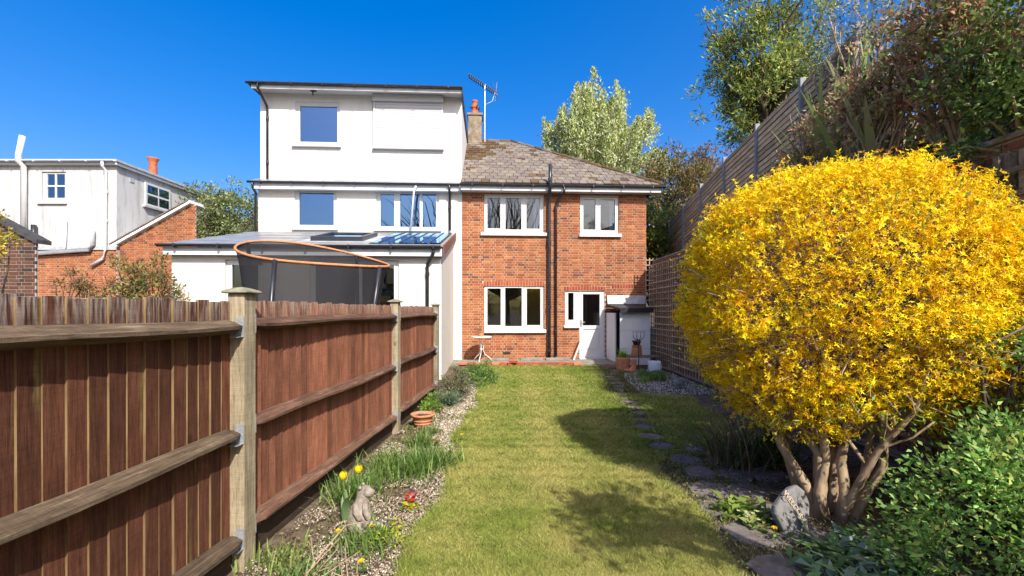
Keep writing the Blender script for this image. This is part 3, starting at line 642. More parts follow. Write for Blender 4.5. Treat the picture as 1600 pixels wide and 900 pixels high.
pipe(fh, 'downpipe', [(-.30, -.22, 6.6), (-.32, -.2, 6.45), (-.32, -.07, 6.35), (-.32, -.07, 3.6), (-.4, -.09, 3.3), (-.8, -.09, 3.05)], .045, 'whitep', [(-.32, -.07, 5.6), (-.32, -.07, 4.6)])
pipe(fh, 'waste_pipe', [(-2.78, -.1, 3.25), (-2.75, -.1, 3.47), (-.85, -.1, 3.6), (-.75, -.1, 3.75), (-.75, -.1, 4.25)], .07, 'greyp')
pipe(fh, 'vent_pipe', [(-1.75, -.08, 3.55), (-1.72, -.08, 3.75), (-1.70, -.08, 4.62)], .04, 'whitep')
pipe(fh, 'boiler_flue', [(-2.75, -.12, 3.55), (-2.75, -.12, 4.45)], .08, 'black')
MB().lathe([(.20, 6.6), (.17, 6.9), (.145, 7.7), (.16, 7.75), (.22, 7.86), (.23, 7.9), (.12, 7.9)], 18, (-1.85, 4, .2), caps=True).obj('chimney_pot', M['terra_dark'], fh, smooth=True)
# dark brick outhouse at the left edge
oh = thing('brick_outhouse', 'dark brown brick outhouse gable at the left edge', 'outhouse', (-10.03, 9.7, 0))
tf = lambda x: 2.98 - x * .53
mb = MB(); mb.prism([(-2.6, -.05), (0, -.05), (0, 2.97), (-2.6, 4.35)], 'y', .008, .05); ow = mb.obj('wall', M['mortar_d'], oh)
lay_bricks(ow, BrickSet(DARK, 12), -2.6, .004, 1.2, 4.3, [], 0, (-1.6, .01, 1.2, 3.6), top=lambda x: tf(x) - .02)
MB().prism([(.08, 2.90), (.08, 2.99), (-2.6, 4.42), (-2.6, 4.33)], 'y', -.06, .26).obj('roof_edge', M['slate_flat'], oh)
# distant white cottage behind the left tree
fc = thing('white_cottage', 'distant white cottage half hidden behind the leafy tree', 'house', (-13.6, 27, 0))
mb = MB(); mb.box(-3, 3.4, 0, 5, -.05, 6.6); mb.obj('wall', M['render'], fc); mb = MB(); mb.prism([(-.4, 6.602), (5.4, 6.602), (2.5, 7.4)], 'x', -3.3, 3.7); mb.obj('roof', M['slate_flat'], fc)
for x in (-1.8, .2, 2.0): MB().box(x, x + .8, -.03, .0, 4.6, 5.7).obj('window', M['glass_blue'], fc)
# ------------------------------------------------------------------ left close-board fence
FR = -math.atan(.0528)
lf = thing('garden_fence', 'brown close boarded timber fence with pale posts on the left', 'fence', (-1.71, 0, 0), FR)
def feather(edge_first, mat, n=5):
    out = []
    for k in range(n):
        hh = 1.555 + rr.uniform(-.008, .008); m = MB()
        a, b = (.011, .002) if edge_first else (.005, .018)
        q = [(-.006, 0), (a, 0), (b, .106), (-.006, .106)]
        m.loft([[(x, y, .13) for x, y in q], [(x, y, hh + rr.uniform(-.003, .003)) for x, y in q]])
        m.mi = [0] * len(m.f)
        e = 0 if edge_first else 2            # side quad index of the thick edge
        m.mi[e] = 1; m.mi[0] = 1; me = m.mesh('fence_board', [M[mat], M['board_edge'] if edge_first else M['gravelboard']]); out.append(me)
    return out
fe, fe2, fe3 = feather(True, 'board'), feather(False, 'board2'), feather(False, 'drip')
def panel(y0, y1, meshes, pitch, alt=None):
    y = y0
    while y < y1 - .03:
        ms = alt if alt and rr.random() < .22 else meshes
        o = link('fence_board', rr.choice(ms), lf, loc=(-.087 + rr.uniform(-.003, .003), y, rr.uniform(-.006, .006)), rot=(rr.uniform(-.004, .004), 0, rr.uniform(-.01, .01)))
        o.scale = (1, (min(pitch, y1 - y) + (.004 if meshes is fe else -.012)) / .106, 1); y += pitch
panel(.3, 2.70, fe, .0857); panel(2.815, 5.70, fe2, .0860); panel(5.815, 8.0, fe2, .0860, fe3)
def rail(y0, y1, z0, z1, mat):
    m = MB(); n = 12; rings = []
    for i in range(n + 1):
        t = (0, .028, .05, .1, .2, .32, .45, .58, .7, .82, .93, .972, 1)[i]; y = y0 + (y1 - y0) * t; z = z0 + (z1 - z0) * t + .006 * math.sin(t * 9 + z0 * 7); k = 1.0
        if i in (0, n): k = .55
        x = .006 * math.sin(t * 7 + z0 * 5)
        rings.append([(-.072, y, z - .043 * k), (-.05 + x, y, z - .041 * k), (.010 * k - .04 * (1 - k) + x, y, z - .014 * k), (.010 * k - .04 * (1 - k) + x, y, z + .004 * k), (-.05 + x, y, z + .036 * k), (-.072, y, z + .040 * k)])
    m.loft(rings); return m.obj('fence_rail', M[mat], lf)
for (y0, y1, zs, mt) in ((.3, 2.70, (1.40, .775, .16), 'rail'), (2.815, 5.70, (1.42, .81, .2), 'rail2'), (5.815, 8.0, (1.425, .83, .22), 'rail2')):
    for z in zs: rail(y0 + .002, y1 - .002, z, z + rr.uniform(-.012, .012), mt)
    MB().box(-.095, -.07, y0 + .002, y1 - .002, -.02, .128).obj('gravel_board', M['gravelboard'], lf)
for i, y in enumerate((2.7, 5.7, 8.0)):
    h = (1.60, 1.60, 1.585)[i]
    p = MB().box(-.10, 0, y, y + .113, -.05, h).obj('fence_post', M['post'], lf, bevel=.004)
    MB().loft([[(-.10 - a, y - a, z), (a, y - a, z), (a, y + .113 + a, z), (-.10 - a, y + .113 + a, z)] for a, z in ((.022, h + .001), (.026, h + .008), (.022, h + .016), (-.02, h + .034), (-.05, h + .04))]).obj('post_cap', M['cap'], p, bevel=.003)
    zs = ((1.40, .775, .16), (1.42, .81, .2), (1.425, .83, .22))[i]
    for z in zs:
        m = MB(); m.box(-.05, .001, y - .004, y - .0005, z - .055, z + .06); m.box(-.052, -.001, y - .06, y - .005, z - .0555, z - .0525)
        for q in (-.035, 0, .035): m.tube([(-.014, y - .004, z + q), (-.014, y - .008, z + q)], .004, 6)
        m.obj('bracket', M['galv'], p)
    if i < 2:
        for z in ((1.42, .81, .2), (1.425, .83, .22))[i]: MB().box(-.05, .001, y + .1135, y + .117, z - .055, z + .06).obj('bracket', M['galv'], p)
# ------------------------------------------------------------------ patio
pa = MB(); pa.prism([(-1.9, 12.75), (3.0, 12.75), (3.0, 14.3), (-1.9, 14.3)], 'z', -.04, .02); pa.obj('patio', M['patio'])['kind'] = 'structure'
pa = bpy.data.objects['patio']
EB = [lin(176, 84, 62), lin(160, 76, 60), lin(190, 110, 84), lin(150, 84, 70), lin(200, 130, 90)]
x = -1.45
while x < 1.75:
    if rr.random() < .78 or x < -.7 or x > .65:
        MB().brick(0, .215, 0, .10, 0, .065, .004, jitc(rr.choice(EB), rr)).obj('edging_brick', M['brick'], pa, loc=(x, 12.66 + rr.uniform(-.03, .03), .0), rot=(rr.uniform(-.05, .05), rr.uniform(-.04, .04), rr.uniform(-.12, .12)))
    x += .225
for (x, y, z, rz) in ((.02, 12.55, 0, .3), (.04, 12.56, .066, -.25)):
    MB().brick(0, .215, 0, .10, 0, .065, .004, lin(178, 80, 54)).obj('loose_brick', M['brick'], pa, loc=(x - .12, y, z), rot=(0, 0, rz))
for (x0, x1) in ((-.65, -.1), (.25, .9), (1.0, 1.7)):
    MB().box(x0, x1, 13.6, 13.84, .02, .085).obj('concrete_step', M['patio'], pa, bevel=.01)
wd = tag(MB().box(-.022, .022, -.012, .012, 0, .82).obj('white_batten', M['upvc'], None, loc=(1.84, 13.75, .02), rot=(R(-6), R(22), 0)), 'short white batten leaning on brickwork beside the back door', 'batten')
# ------------------------------------------------------------------ path slabs
pth = MB(); pth.add([(float(path_x(y)) - s * .42, float(y), -.012) for y in np.linspace(1.8, 12.7, 40) for s in (1, -1)], [(2 * i, 2 * i + 1, 2 * i + 3, 2 * i + 2) for i in range(39)])
path = struct(pth.obj('path', M['soil']))
SLABS = []
def slab(cx, cy, w, l, rz):
    n = 7; pts = []
    for k in range(n):
        a = 2 * math.pi * (k + rr.uniform(-.2, .2)) / n; q = max(abs(math.cos(a)), abs(math.sin(a))) ** -.8
        pts.append((math.cos(a) * q * w * .5 * rr.uniform(.85, 1.08), math.sin(a) * q * l * .5 * rr.uniform(.85, 1.08)))
    m = MB(); m.loft([[(x, y, -.03) for x, y in pts], [(x, y, .000) for x, y in pts], [(x * .97, y * .97, .006) for x, y in pts]])
    m.obj('paving_slab', M['slab'], path, loc=(cx, cy, rr.uniform(-.004, .004)), rot=(rr.uniform(-.015, .015), rr.uniform(-.015, .015), rz)); SLABS.append((cx, cy, max(w, l) * .5))
y = 2.2
while y < 11.8:
    l = rr.uniform(.34, .48) * (1.0 if y < 6 else .85); w = rr.uniform(.28, .40) if y < 5 else rr.uniform(.24, .34)
    slab(float(path_x(y)) + rr.uniform(-.05, .05), y, w, l, rr.uniform(-.25, .25)); y += l + rr.uniform(.02, .07)
y = 2.25
while y < 5.3:
    l = rr.uniform(.26, .36); slab(float(path_x(y)) + .34 + rr.uniform(-.04, .04), y, rr.uniform(.28, .36), l, rr.uniform(-.3, .3)); y += l + rr.uniform(.03, .08)
for (x, y, w, l) in ((2.35, 4.62, .36, .36), (2.35, 4.25, .34, .34), (2.6, 4.9, .42, .34)): slab(x, y, w, l, rr.uniform(-.3, .3))
# ------------------------------------------------------------------ right: retaining wall, bank, trellis, slatted fence
rw = thing('retaining_wall', 'old brick retaining wall behind the trellis on the right', 'wall', (3.98, 1.5, 0), R(90))
mb = MB(); mb.box(0, 11.4, -.25, -.008, -.05, 2.86); mb.obj('wall', M['mortar_d'], rw)
rw.rotation_euler = (0, 0, R(90)); WB = [lin(140, 92, 70), lin(120, 84, 70), lin(150, 106, 82), lin(110, 90, 76), lin(130, 96, 80)]
bb = MB(); h = 0; row = 0; rb_ = random.Random(21)
while h < 2.8:
    x = 0 if row % 2 else -.1
    while x < 11.4: a = max(x, 0); b = min(x + .215, 11.4); bb.box(a, b, -.03, rb_.uniform(-.003, .003), h, h + .065, 0, jitc(rb_.choice(WB), rb_, .2)); x += .225
    h += .075; row += 1
stuff(bb.obj('brickwork', M['brick'], rw))
cp = MB(); x = 0
for o in rw.children: o.rotation_euler = (0, 0, 0)
for k in range(19): MB().box(k * .6, k * .6 + .59, -.30, .03, 2.862, 2.91).obj('coping', M['stone'], rw, bevel=.01)
# local y of the wall points to -X; mirror so that bricks face the garden
rw.location = (3.98, 1.5, 0)
bk = MB(); ys_ = np.linspace(-6, 40, 47); rows = []
for y in ys_:
    y = float(y); top = 2.95 + .75 * max(0, min(1, (14 - y) / 9)) ; fx = 4.0 + .094 * y
    rows.append([(4.24, y, 2.45), (4.3, y, 2.80), (fx + .3, y, top + .1), (fx + 3, y, top + .6), (fx + 14, y, top + 2.2), (fx + 80, y, top + 7)])
vv = [p for r_ in rows for p in r_]; n = 6
bk.add(vv, [(i * n + j, i * n + j + 1, (i + 1) * n + j + 1, (i + 1) * n + j) for i in range(len(rows) - 1) for j in range(n - 1)])
struct(bk.obj('bank', M['soil']))
tr = thing('garden_trellis', 'brown square lattice trellis running along the right boundary', 'trellis', (3.86, 0, 0))
hl = {}
def lattice(y0, y1, z0, z1, step, mat, dx=0, frame=True, w=.028):
    for k in range(int((z1 - z0) / step) + 1):
        z = z0 + k * step + rr.uniform(-.006, .006); MB().box(dx - .032, dx - .014, y0, y1, z - w / 2, z + w / 2).obj('lath', M[mat], tr, rot=(rr.uniform(-.002, .002), 0, 0))
    ky = round((z1 - z0), 3)
    if (ky, mat) not in hl: hl[(ky, mat)] = MB().box(-.013, .006, -w / 2, w / 2, 0, z1 - z0 + .03).mesh('lath', M[mat])
    y = y0 + step / 2
    while y < y1: link('lath', hl[(ky, mat)], tr, loc=(dx, y + rr.uniform(-.005, .005), z0 - .015)); y += step
for k in range(4): lattice(5.6 + k * 1.84, 5.6 + k * 1.84 + 1.82, .08, 2.74, .155, 'lath')
lattice(2.6, 5.58, .10, 2.70, .19, 'lath_dark', -.02, w=.042)
for y in (2.58, 3.62, 5.59, 7.43, 9.27, 11.11): MB().box(.008, .075, y - .035, y + .035, -.05, 2.74).obj('post', M['lath_dark' if y < 6 else 'lath'], tr, bevel=.004)
# little trellis between the house corner and the wall
tp = thing('trellis_panel', 'small pale trellis panel at the corner of the brick house', 'trellis', (3.97, 13.7, 0))
for k in range(9): MB().box(.0, .34, -.02, -.005, 1.78 + k * .15, 1.81 + k * .15).obj('lath', M['lath'], tp)
for k in range(4): MB().box(.0 + k * .105, .028 + k * .105, -.004, .012, 1.74, 3.06).obj('lath', M['lath'], tp)
# slatted fence up on the bank
sf = thing('slatted_fence', 'tall grey brown horizontal slat fence on the bank above the trellis', 'fence', (4.0, 0, 0), -math.atan(.094))
ysf = [6.1, 7.48, 9.15, 10.9, 12.65, 14.4, 16.2, 18.0]; ftop = lambda y: float(np.interp(y, [6, 7.5, 10.9, 14.4, 18], [5.24, 5.20, 5.06, 4.76, 4.45]))
for a, b in zip(ysf[:-1], ysf[1:]):
    za, zb = ftop(a), ftop(b); L = b - a - .07; n = 17
    me = MB(); me.loft([[(-.012, 0, -.042), (.006, 0, -.042), (.012, 0, .042), (-.006, 0, .042)], [(-.012, L, -.042 + zb - za), (.006, L, -.042 + zb - za), (.012, L, .042 + zb - za), (-.006, L, .042 + zb - za)]]); me = me.mesh('fence_slat', M['slat'])
    for k in range(n):
        link('fence_slat', me, sf, loc=(rr.uniform(-.003, .003), a + .035, za - .06 - k * .104 + rr.uniform(-.004, .004)))
    bkm = MB(); bkm.loft([[(.025, 0, -1.9), (.03, 0, -1.9), (.03, 0, 0), (.025, 0, 0)], [(.025, L, -1.9 + zb - za), (.03, L, -1.9 + zb - za), (.03, L, zb - za), (.025, L, zb - za)]]); bkm.obj('backing', M['gravelboard'], sf, loc=(0, a + .035, za - .03))
for y in ysf: MB().box(-.055, .035, y - .034, y + .034, 2.3, ftop(y) + .05).obj('fence_post', M['conc'], sf, bevel=.006)
# woven hurdle nearer the camera, half hidden by shrubs
hu = thing('woven_hurdle', 'weathered woven hurdle half hidden behind the shrubs above the forsythia', 'fence', (4.35, 0, 0), -math.atan(.04))
for k in range(13):
    z = 2.86 + k * .062; pts = [(.035 * math.sin(i * 1.57 + (k % 2) * math.pi), 2.2 + i * .19, z + .012 * math.sin(i * .7 + k)) for i in range(21)]
    MB().tube(pts, [.022 + .006 * math.sin(i * 1.3 + k) for i in range(21)], 6).obj('withy', M['lath'], hu, smooth=True)
for i in range(0, 21, 4): MB().tube([(0, 2.2 + i * .19, 2.5), (0, 2.2 + i * .19, 3.72)], .025, 8).obj('stake', M['lath'], hu, smooth=True)
# ------------------------------------------------------------------ shed and things around it
sd = thing('garden_store', 'low white painted store with flat felt roof beside the back door', 'shed', HO, HR)
MB().box(4.40, 5.24, -1.50, -1.46, .0, 1.44).obj('front_panel', M['shedwhite'], sd)
MB().box(5.18, 5.24, -1.458, -.01, 0, 1.44).obj('side_panel', M['shedwhite'], sd)
for k in (.45, .95): MB().box(4.40, 5.24, -1.506, -1.501, k, k + .006).obj('board_joint', M['greyp'], sd)
MB().box(0, 1.0, -.02, .02, .03, 1.43).obj('door', M['shedwhite'], sd, loc=(4.42, -.03, 0), rot=(0, 0, R(-91)), bevel=.004)
MB().prism([(-1.62, 1.50), (-1.62, 1.56), (-.13, 1.69), (-.13, 1.63)], 'x', 4.37, 5.28).obj('roof', M['slate_flat'], sd)
MB().box(4.37, 5.28, -1.66, -1.625, 1.44, 1.565).obj('roof_fascia', M['black'], sd)
MB().box(4.46, 5.17, -.3, -.25, .02, 1.5).obj('back_panel', M['room_dark'], sd)
def pot_prof(r0, r1, h, rim=.03): return [(.02, .012), (r0 * .97, 0), (r0, .008), (r0 + (r1 - r0) * .75, h * .75), (r1 * 1.0, h - rim), (r1 * 1.07, h - rim), (r1 * 1.08, h), (r1 * .95, h), (r1 * .9, h * .8), (.01, h * .8)]
def pot(name, label, loc, r0, r1, h, mat='terra', rings=0, soil=True):
    t = thing(name, label, 'pot', loc); MB().lathe(pot_prof(r0, r1, h), 28).obj('body', M[mat], t, smooth=True)
    for k in range(rings): z = h * (.3 + .22 * k); r = r0 + (r1 - r0) * (z / h) ** 1; MB().lathe([(r * .98, z - .012), (r * 1.045, z - .006), (r * 1.045, z + .006), (r * .98, z + .012)], 28).obj('band', M[mat], t, smooth=True)
    if soil: MB().lathe([(.001, h * .82), (r1 * .5, h * .83), (r1 * .93, h * .81)], 16).obj('compost', M['soil'], t)
    return t
pt = pot('terracotta_pot', 'ribbed terracotta pot beside the second fence post', (-1.16, 5.98, -.01), .095, .145, .175, rings=2)
MB().lathe([(.001, .19), (.03, .185), (.035, .178), (.0, .17)], 8, (-.02, -.02, 0)).obj('pebble', M['stone_grey'], pt)
pot('stacked_pot', 'terracotta pot standing upside down against the white store', (3.22, 11.9, .34), .14, .115, .26, soil=False)
pot('black_plant_pot', 'small black plastic pot on top of the terracotta pot', (3.22, 11.9, .60), .085, .11, .12, 'black', soil=False)
bn = thing('low_bench', 'low dark wooden bench carrying pots in front of the store', 'bench', (3.25, 11.85, 0))
MB().box(-.5, .5, -.2, .2, .30, .338).obj('seat', M['lath_dark'], bn, bevel=.004)
for sx in (-.44, .44):
    for sy in (-.15, .15): MB().box(sx - .03, sx + .03, sy - .03, sy + .03, -.02, .298).obj('leg', M['lath_dark'], bn)
lg = thing('grass_planter', 'brown planter with bright green grass beside the store door', 'planter', (2.78, 11.55, 0))
MB().lathe([(.15, -.01), (.17, .1), (.18, .28), (.185, .33), (.15, .33), (.14, .28), (.0, .27)], 18).obj('body', M['terra'], lg, smooth=True)
strap_clump('grass', lg, 160, .12, .30, .012, [(.12, .30, .03), (.2, .38, .05)], droop=.3, centre=(0, 0, .28))
fg = thing('terracotta_boot', 'small orange terracotta boot ornament at the end of the path', 'ornament', (2.92, 11.12, 0))
mb = MB(); mb.loft([[(c_[0] + r_ * math.cos(2 * math.pi * k / 14), c_[1] + r_ * 1.0 * math.sin(2 * math.pi * k / 14), c_[2]) for k in range(14)] for c_, r_ in (((-.02, 0, -.01), .085), ((-.02, 0, .05), .09), ((.0, 0, .10), .08), ((.02, 0, .16), .06), ((.02, 0, .22), .058), ((.02, 0, .30), .07), ((.02, 0, .32), .072), ((.02, 0, .31), .055), ((.02, 0, .2), .045))])
mb.obj('leg', M['terra'], fg, smooth=True)
mb = MB(); mb.loft([[(x, r_ * math.cos(2 * math.pi * k / 12), z + r_ * .7 * math.sin(2 * math.pi * k / 12)) for k in range(12)] for x, z, r_ in ((0, .055, .07), (-.08, .05, .07), (-.16, .05, .062), (-.20, .06, .04), (-.215, .075, .015))]); mb.obj('toe', M['terra'], fg, smooth=True)
fk = thing('garden_fork', 'iron garden fork standing upside down with curved tines up', 'fork', (3.12, 11.35, 0), R(8))
MB().tube([(0, 0, -.05), (0, 0, .78)], .014, 8).obj('shaft', M['iron'], fk)
for x in (-.14, -.05, .05, .14): MB().tube([(0, 0, .76), (x * .6, 0, .79), (x, 0, .84), (x * 1.05, 0, .97)], [.012, .010, .009, .004], 6).obj('tine', M['iron'], fk)
MB().tube([(-.16, 0, .97), (.16, 0, .97)], .006, 6).obj('crossbar', M['iron'], fk)
bu = thing('white_bag', 'crumpled white bag standing by the foot of the trellis', 'bag', (3.42, 11.05, 0))
mb = MB(); rg = random.Random(4)
mb.loft([[((r_ * (1 + .1 * math.sin(k * 1.9 + z * 30) + rg.uniform(-.05, .05))) * math.copysign(abs(math.cos(2 * math.pi * k / 16)) ** .6, math.cos(2 * math.pi * k / 16)), r_ * .8 * math.copysign(abs(math.sin(2 * math.pi * k / 16)) ** .6, math.sin(2 * math.pi * k / 16)), z + rg.uniform(-.012, .012)) for k in range(16)] for z, r_ in ((-.01, .13), (.06, .15), (.15, .155), (.24, .15), (.29, .14), (.28, .11), (.2, .1))], col=lin(205, 212, 222)); mb.obj('sack', M['paint'], bu, smooth=True)
# bistro table with pot
bt = thing('bistro_table', 'small round white metal table on bent legs by the brick wall', 'table', (-.88, 13.35, .02))
MB().lathe([(.001, .70), (.28, .70), (.295, .705), (.295, .722), (.28, .728), (.001, .728)], 32).obj('table_top', M['metal_white'], bt, smooth=False)
for k in range(3):
    a = k * 2.094 + .35; c_, s_ = math.cos(a), math.sin(a)
    MB().tube([(.12 * c_, .12 * s_, .70), (.06 * c_, .06 * s_, .5), (.05 * c_, .05 * s_, .34), (.09 * c_, .09 * s_, .22), (.24 * c_, .24 * s_, .10), (.33 * c_, .33 * s_, .0)], .012, 8).obj('leg', M['metal_white'], bt, smooth=True)
MB().tube([(.055 * math.cos(t), .055 * math.sin(t), .36) for t in np.linspace(0, 6.28, 14)], .009, 6).obj('ring', M['metal_white'], bt)
tpot = pot('table_pot', 'terracotta pot with a small wilted plant on the bistro table', (-.90, 13.33, .748), .075, .10, .165)
strap_clump('plant', tpot, 26, .1, .13, .03, [(.16, .19, .07), (.28, .22, .10)], droop=.7, centre=(0, 0, .14))
# trampoline behind the fence
tm = thing('trampoline', 'trampoline with black net and faded orange ring behind the left fence', 'trampoline', (-3.45, 8.05, 0))
def ringpt(t):   # t: angle; sagging tilted top ring
    x = 1.28 * math.cos(t); y = .9 * math.sin(t); z = 2.47 - .20 * math.cos(t) + .21 * math.sin(t) - .04 * math.sin(2 * t); return (x, y, z)
RP = [ringpt(2 * math.pi * k / 64) for k in range(65)]
MB().tube(RP, .021, 10, caps=False).obj('ring', M['orange'], tm, smooth=True)
nm = MB(); nv = []
for k in range(65):
    t = 2 * math.pi * k / 64; a = RP[k]; b = (1.13 * math.cos(t) - .05, 1.0 * math.sin(t), .72)
    for q in range(7): f = q / 6; w_ = 1 - .07 * math.sin(math.pi * f) * (1 + .5 * math.sin(k * .9)); nv.append(((a[0] * (1 - f) + b[0] * f) * w_, (a[1] * (1 - f) + b[1] * f) * w_, a[2] * (1 - f) + b[2] * f))
nm.add(nv, [(k * 7 + q, k * 7 + q + 1, (k + 1) * 7 + q + 1, (k + 1) * 7 + q) for k in range(64) for q in range(6)]); nm.obj('net', M['net'], tm, smooth=True)
for t in (R(-100), R(-20), R(70), R(168)):
    a = ringpt(t); MB().tube([(a[0] * 1.02, a[1] * 1.02, a[2]), (1.2 * math.cos(t), 1.1 * math.sin(t), 1.4), (1.22 * math.cos(t), 1.12 * math.sin(t), 0)], .035, 10).obj('pole', M['black'], tm, smooth=True)
MB().tube([(1.22 * math.cos(k / 32 * math.pi * 2), 1.12 * math.sin(k / 32 * math.pi * 2), .70) for k in range(33)], .04, 8).obj('frame', M['black'], tm)
MB().lathe([(.001, .68), (1.1, .70)], 32).obj('jumping_mat', M['black'], tm)
# ------------------------------------------------------------------ forsythia
fo = thing('forsythia_bush', 'huge rounded forsythia bush covered in yellow blossom on gnarled stems', 'bush', (2.36, 3.42, 0))
FC = np.array([.27, .36, 1.50]); FRD = np.array([1.16, 1.10, 1.17])
def fshape(d):     # superellipsoid with uneven surface; lower half shallower towards the middle
    q = np.abs(d) ** 2.2; r = (q.sum(-1)) ** (-1 / 2.2)
    r = r * (1 + .06 * lump(d, 3.1, 2) + .045 * lump(d, 7.0, 9) + .02 * lump(d, 15., 4))
    return r
n = 14000
d = unit(rng.normal(size=(n * 2, 3))); keep = (d[:, 2] > -.78) | (rng.random(n * 2) < .25); d = d[keep][:n]; n = len(d)
depth = 1 - np.abs(rng.normal(0, .06, n)); shoot = rng.random(n) < .07; depth[shoot] += rng.uniform(.02, .09, shoot.sum()); low = d[:, 2] < -.15; depth[low] -= np.abs(rng.normal(0, .10, low.sum()))
sp = d * (fshape(d) * depth)[:, None] * FRD + FC
sp[:, 2] += np.where(d[:, 2] < 0, .14 * np.clip(-d[:, 2], 0, 1) * (1 + np.sin(sp[:, 0] * 5) * .6), 0)
sdir = unit(d * .8 + rng.normal(size=(n, 3)) * .55 + np.array([0, 0, .25]))
thin = (rng.random(n) < np.where(d[:, 2] < -.2, .66, .95)) & (rng.random(n) < np.where(lump(d, 11., 7) < -.36, .4, 1)) & ~((sp[:, 0] > .75) & (sp[:, 2] < 1.45) & (rng.random(n) < .45)); sp, sdir, d = sp[thin], sdir[thin], d[thin]; n = len(sp)
PV, PC = [], []
nf = 6; side_ = unit(np.cross(sdir, rng.normal(size=(n, 3))))
sprigc = (1 - .16 * np.clip(lump(sp, 5., 3), -1, .6))[:, None] * pal(n, [(.88, .63, .010), (.91, .70, .016), (.85, .53, .007), (.74, .38, .006)], .07, [.42, .28, .21, .09])
for k in range(nf):
    c = sp + sdir * (k / nf - .4) * .13 + rng.normal(0, .014, (n, 3)); ax = unit(sdir * .3 + rng.normal(size=(n, 3)) + d * .7)
    a1 = unit(np.cross(ax, rng.normal(size=(n, 3)))); a2 = np.cross(ax, a1)
    fc_ = np.clip(sprigc * (1 + rng.normal(0, .10, (n, 1))), .002, .95)
    for q in range(4):
        an = q * math.pi / 2 + rng.normal(0, .2, n)[:, None]; pd = a1 * np.cos(an) + a2 * np.sin(an) + ax * .45
        PV.append(leaf_quads(c, pd, rng.uniform(.017, .030, n), rng.uniform(.006, .011, n), .3, roll=ax)); PC.append(fc_)
arr_obj('blossom', np.concatenate(PV), 4, np.concatenate(PC), M['petal'], fo)
m_ = 7500; d = unit(rng.normal(size=(m_, 3))); d = d[d[:, 2] > -.7]; p = d * (fshape(d) * (1.0 - np.abs(rng.normal(0, .07, len(d))) + .02))[:, None] * FRD + FC
gk = lump(p, 4.0, 3) > .15; p, d = p[gk], d[gk]
arr_obj('young_leaves', leaf_quads(p, unit(d + rng.normal(size=d.shape) * .6 + np.array([0, 0, .5])), rng.uniform(.03, .06, len(p)), rng.uniform(.010, .018, len(p)), .2), 4, pal(len(p), [(.16, .27, .03), (.25, .34, .05), (.10, .19, .03)], .15), M['leaf'], fo)
# stems: several gnarled trunks, forking into the crown, plus a mesh of inner twigs
mb = MB(); rs = random.Random(8)
stems = []
for q in range(11):
    a = q * 2.39996 + .4; r0_ = .03 + .09 * (q / 11) ** .6; fx_, fy_ = math.cos(a) * rs.uniform(.18, .46) + .06, math.sin(a) * rs.uniform(.12, .4) + .08
    stems.append(((math.cos(a) * r0_, math.sin(a) * r0_), (fx_, fy_, rs.uniform(.5, .78)), (fx_ * 2.1 + rs.uniform(-.1, .1), fy_ * 2.1, rs.uniform(1.15, 1.6)), rs.uniform(.032, .05)))
_old = [((-.10, -.02), (-.30, -.05, .62), (-.55, .0, 1.2), .055), ((-.04, .05), (-.16, .15, .7), (-.3, .4, 1.5), .05), ((.02, -.05), (.05, -.08, .75), (.0, -.2, 1.5), .06),
         ((.05, .02), (.16, .02, .7), (.35, .1, 1.5), .062), ((.10, .0), (.34, .0, .55), (.75, .1, 1.25), .055), ((.12, .06), (.45, .2, .5), (1.0, .35, 1.1), .045), ((0, .1), (.1, .3, .8), (.3, .7, 1.5), .045)]
for (b, f, t, r_) in stems:
    b = Vector((b[0], b[1], -.06)); f = Vector(f); t = Vector(t); k1 = b.lerp(f, .35) + Vector((rs.uniform(-.07, .07), rs.uniform(-.06, .06), 0)); k2 = b.lerp(f, .7) + Vector((rs.uniform(-.08, .08), rs.uniform(-.06, .06), 0))
    mb.tube([b, k1, k2, f, f.lerp(t, .5) + Vector((rs.uniform(-.08, .08), rs.uniform(-.08, .08), 0)), t], [r_ * 1.1, r_ * .85, r_ * .75, r_ * .62, r_ * .4, r_ * .2], 9)
    for q in range(9):
        a = (k2.lerp(f, rs.random()) if q < 2 else f.lerp(t, rs.random() * .8)); o_ = Vector((rs.uniform(-.5, .5), rs.uniform(-.5, .35), rs.uniform(.18, .75)))
        mb.tube([a, a + o_ * .35 + Vector((rs.uniform(-.05, .05), rs.uniform(-.05, .05), .04)), a + o_ * .7, a + o_], [r_ * .42, r_ * .33, r_ * .2, .006], 6)
mb.obj('stem', M['bark'], fo, smooth=True)
tw = MB()
for q in range(900):
    dd = Vector((rs.gauss(0, 1), rs.gauss(0, 1), rs.gauss(.1, .8))).normalized(); 
    if dd.z < -.75: continue
    e = Vector(FC) + Vector((dd.x * FRD[0], dd.y * FRD[1], dd.z * FRD[2])) * rs.uniform(.88, 1.10); s_ = Vector(FC) + Vector((dd.x * FRD[0], dd.y * FRD[1], dd.z * FRD[2])) * rs.uniform(.35, .6) + Vector((rs.uniform(-.2, .2), rs.uniform(-.2, .2), -.1))
    tw.tube([s_, s_.lerp(e, .5) + Vector((rs.uniform(-.06, .06),) * 3), e], [.007, .005, .0025], 4)
tw.obj('twigs', M['bark_pale'], fo)

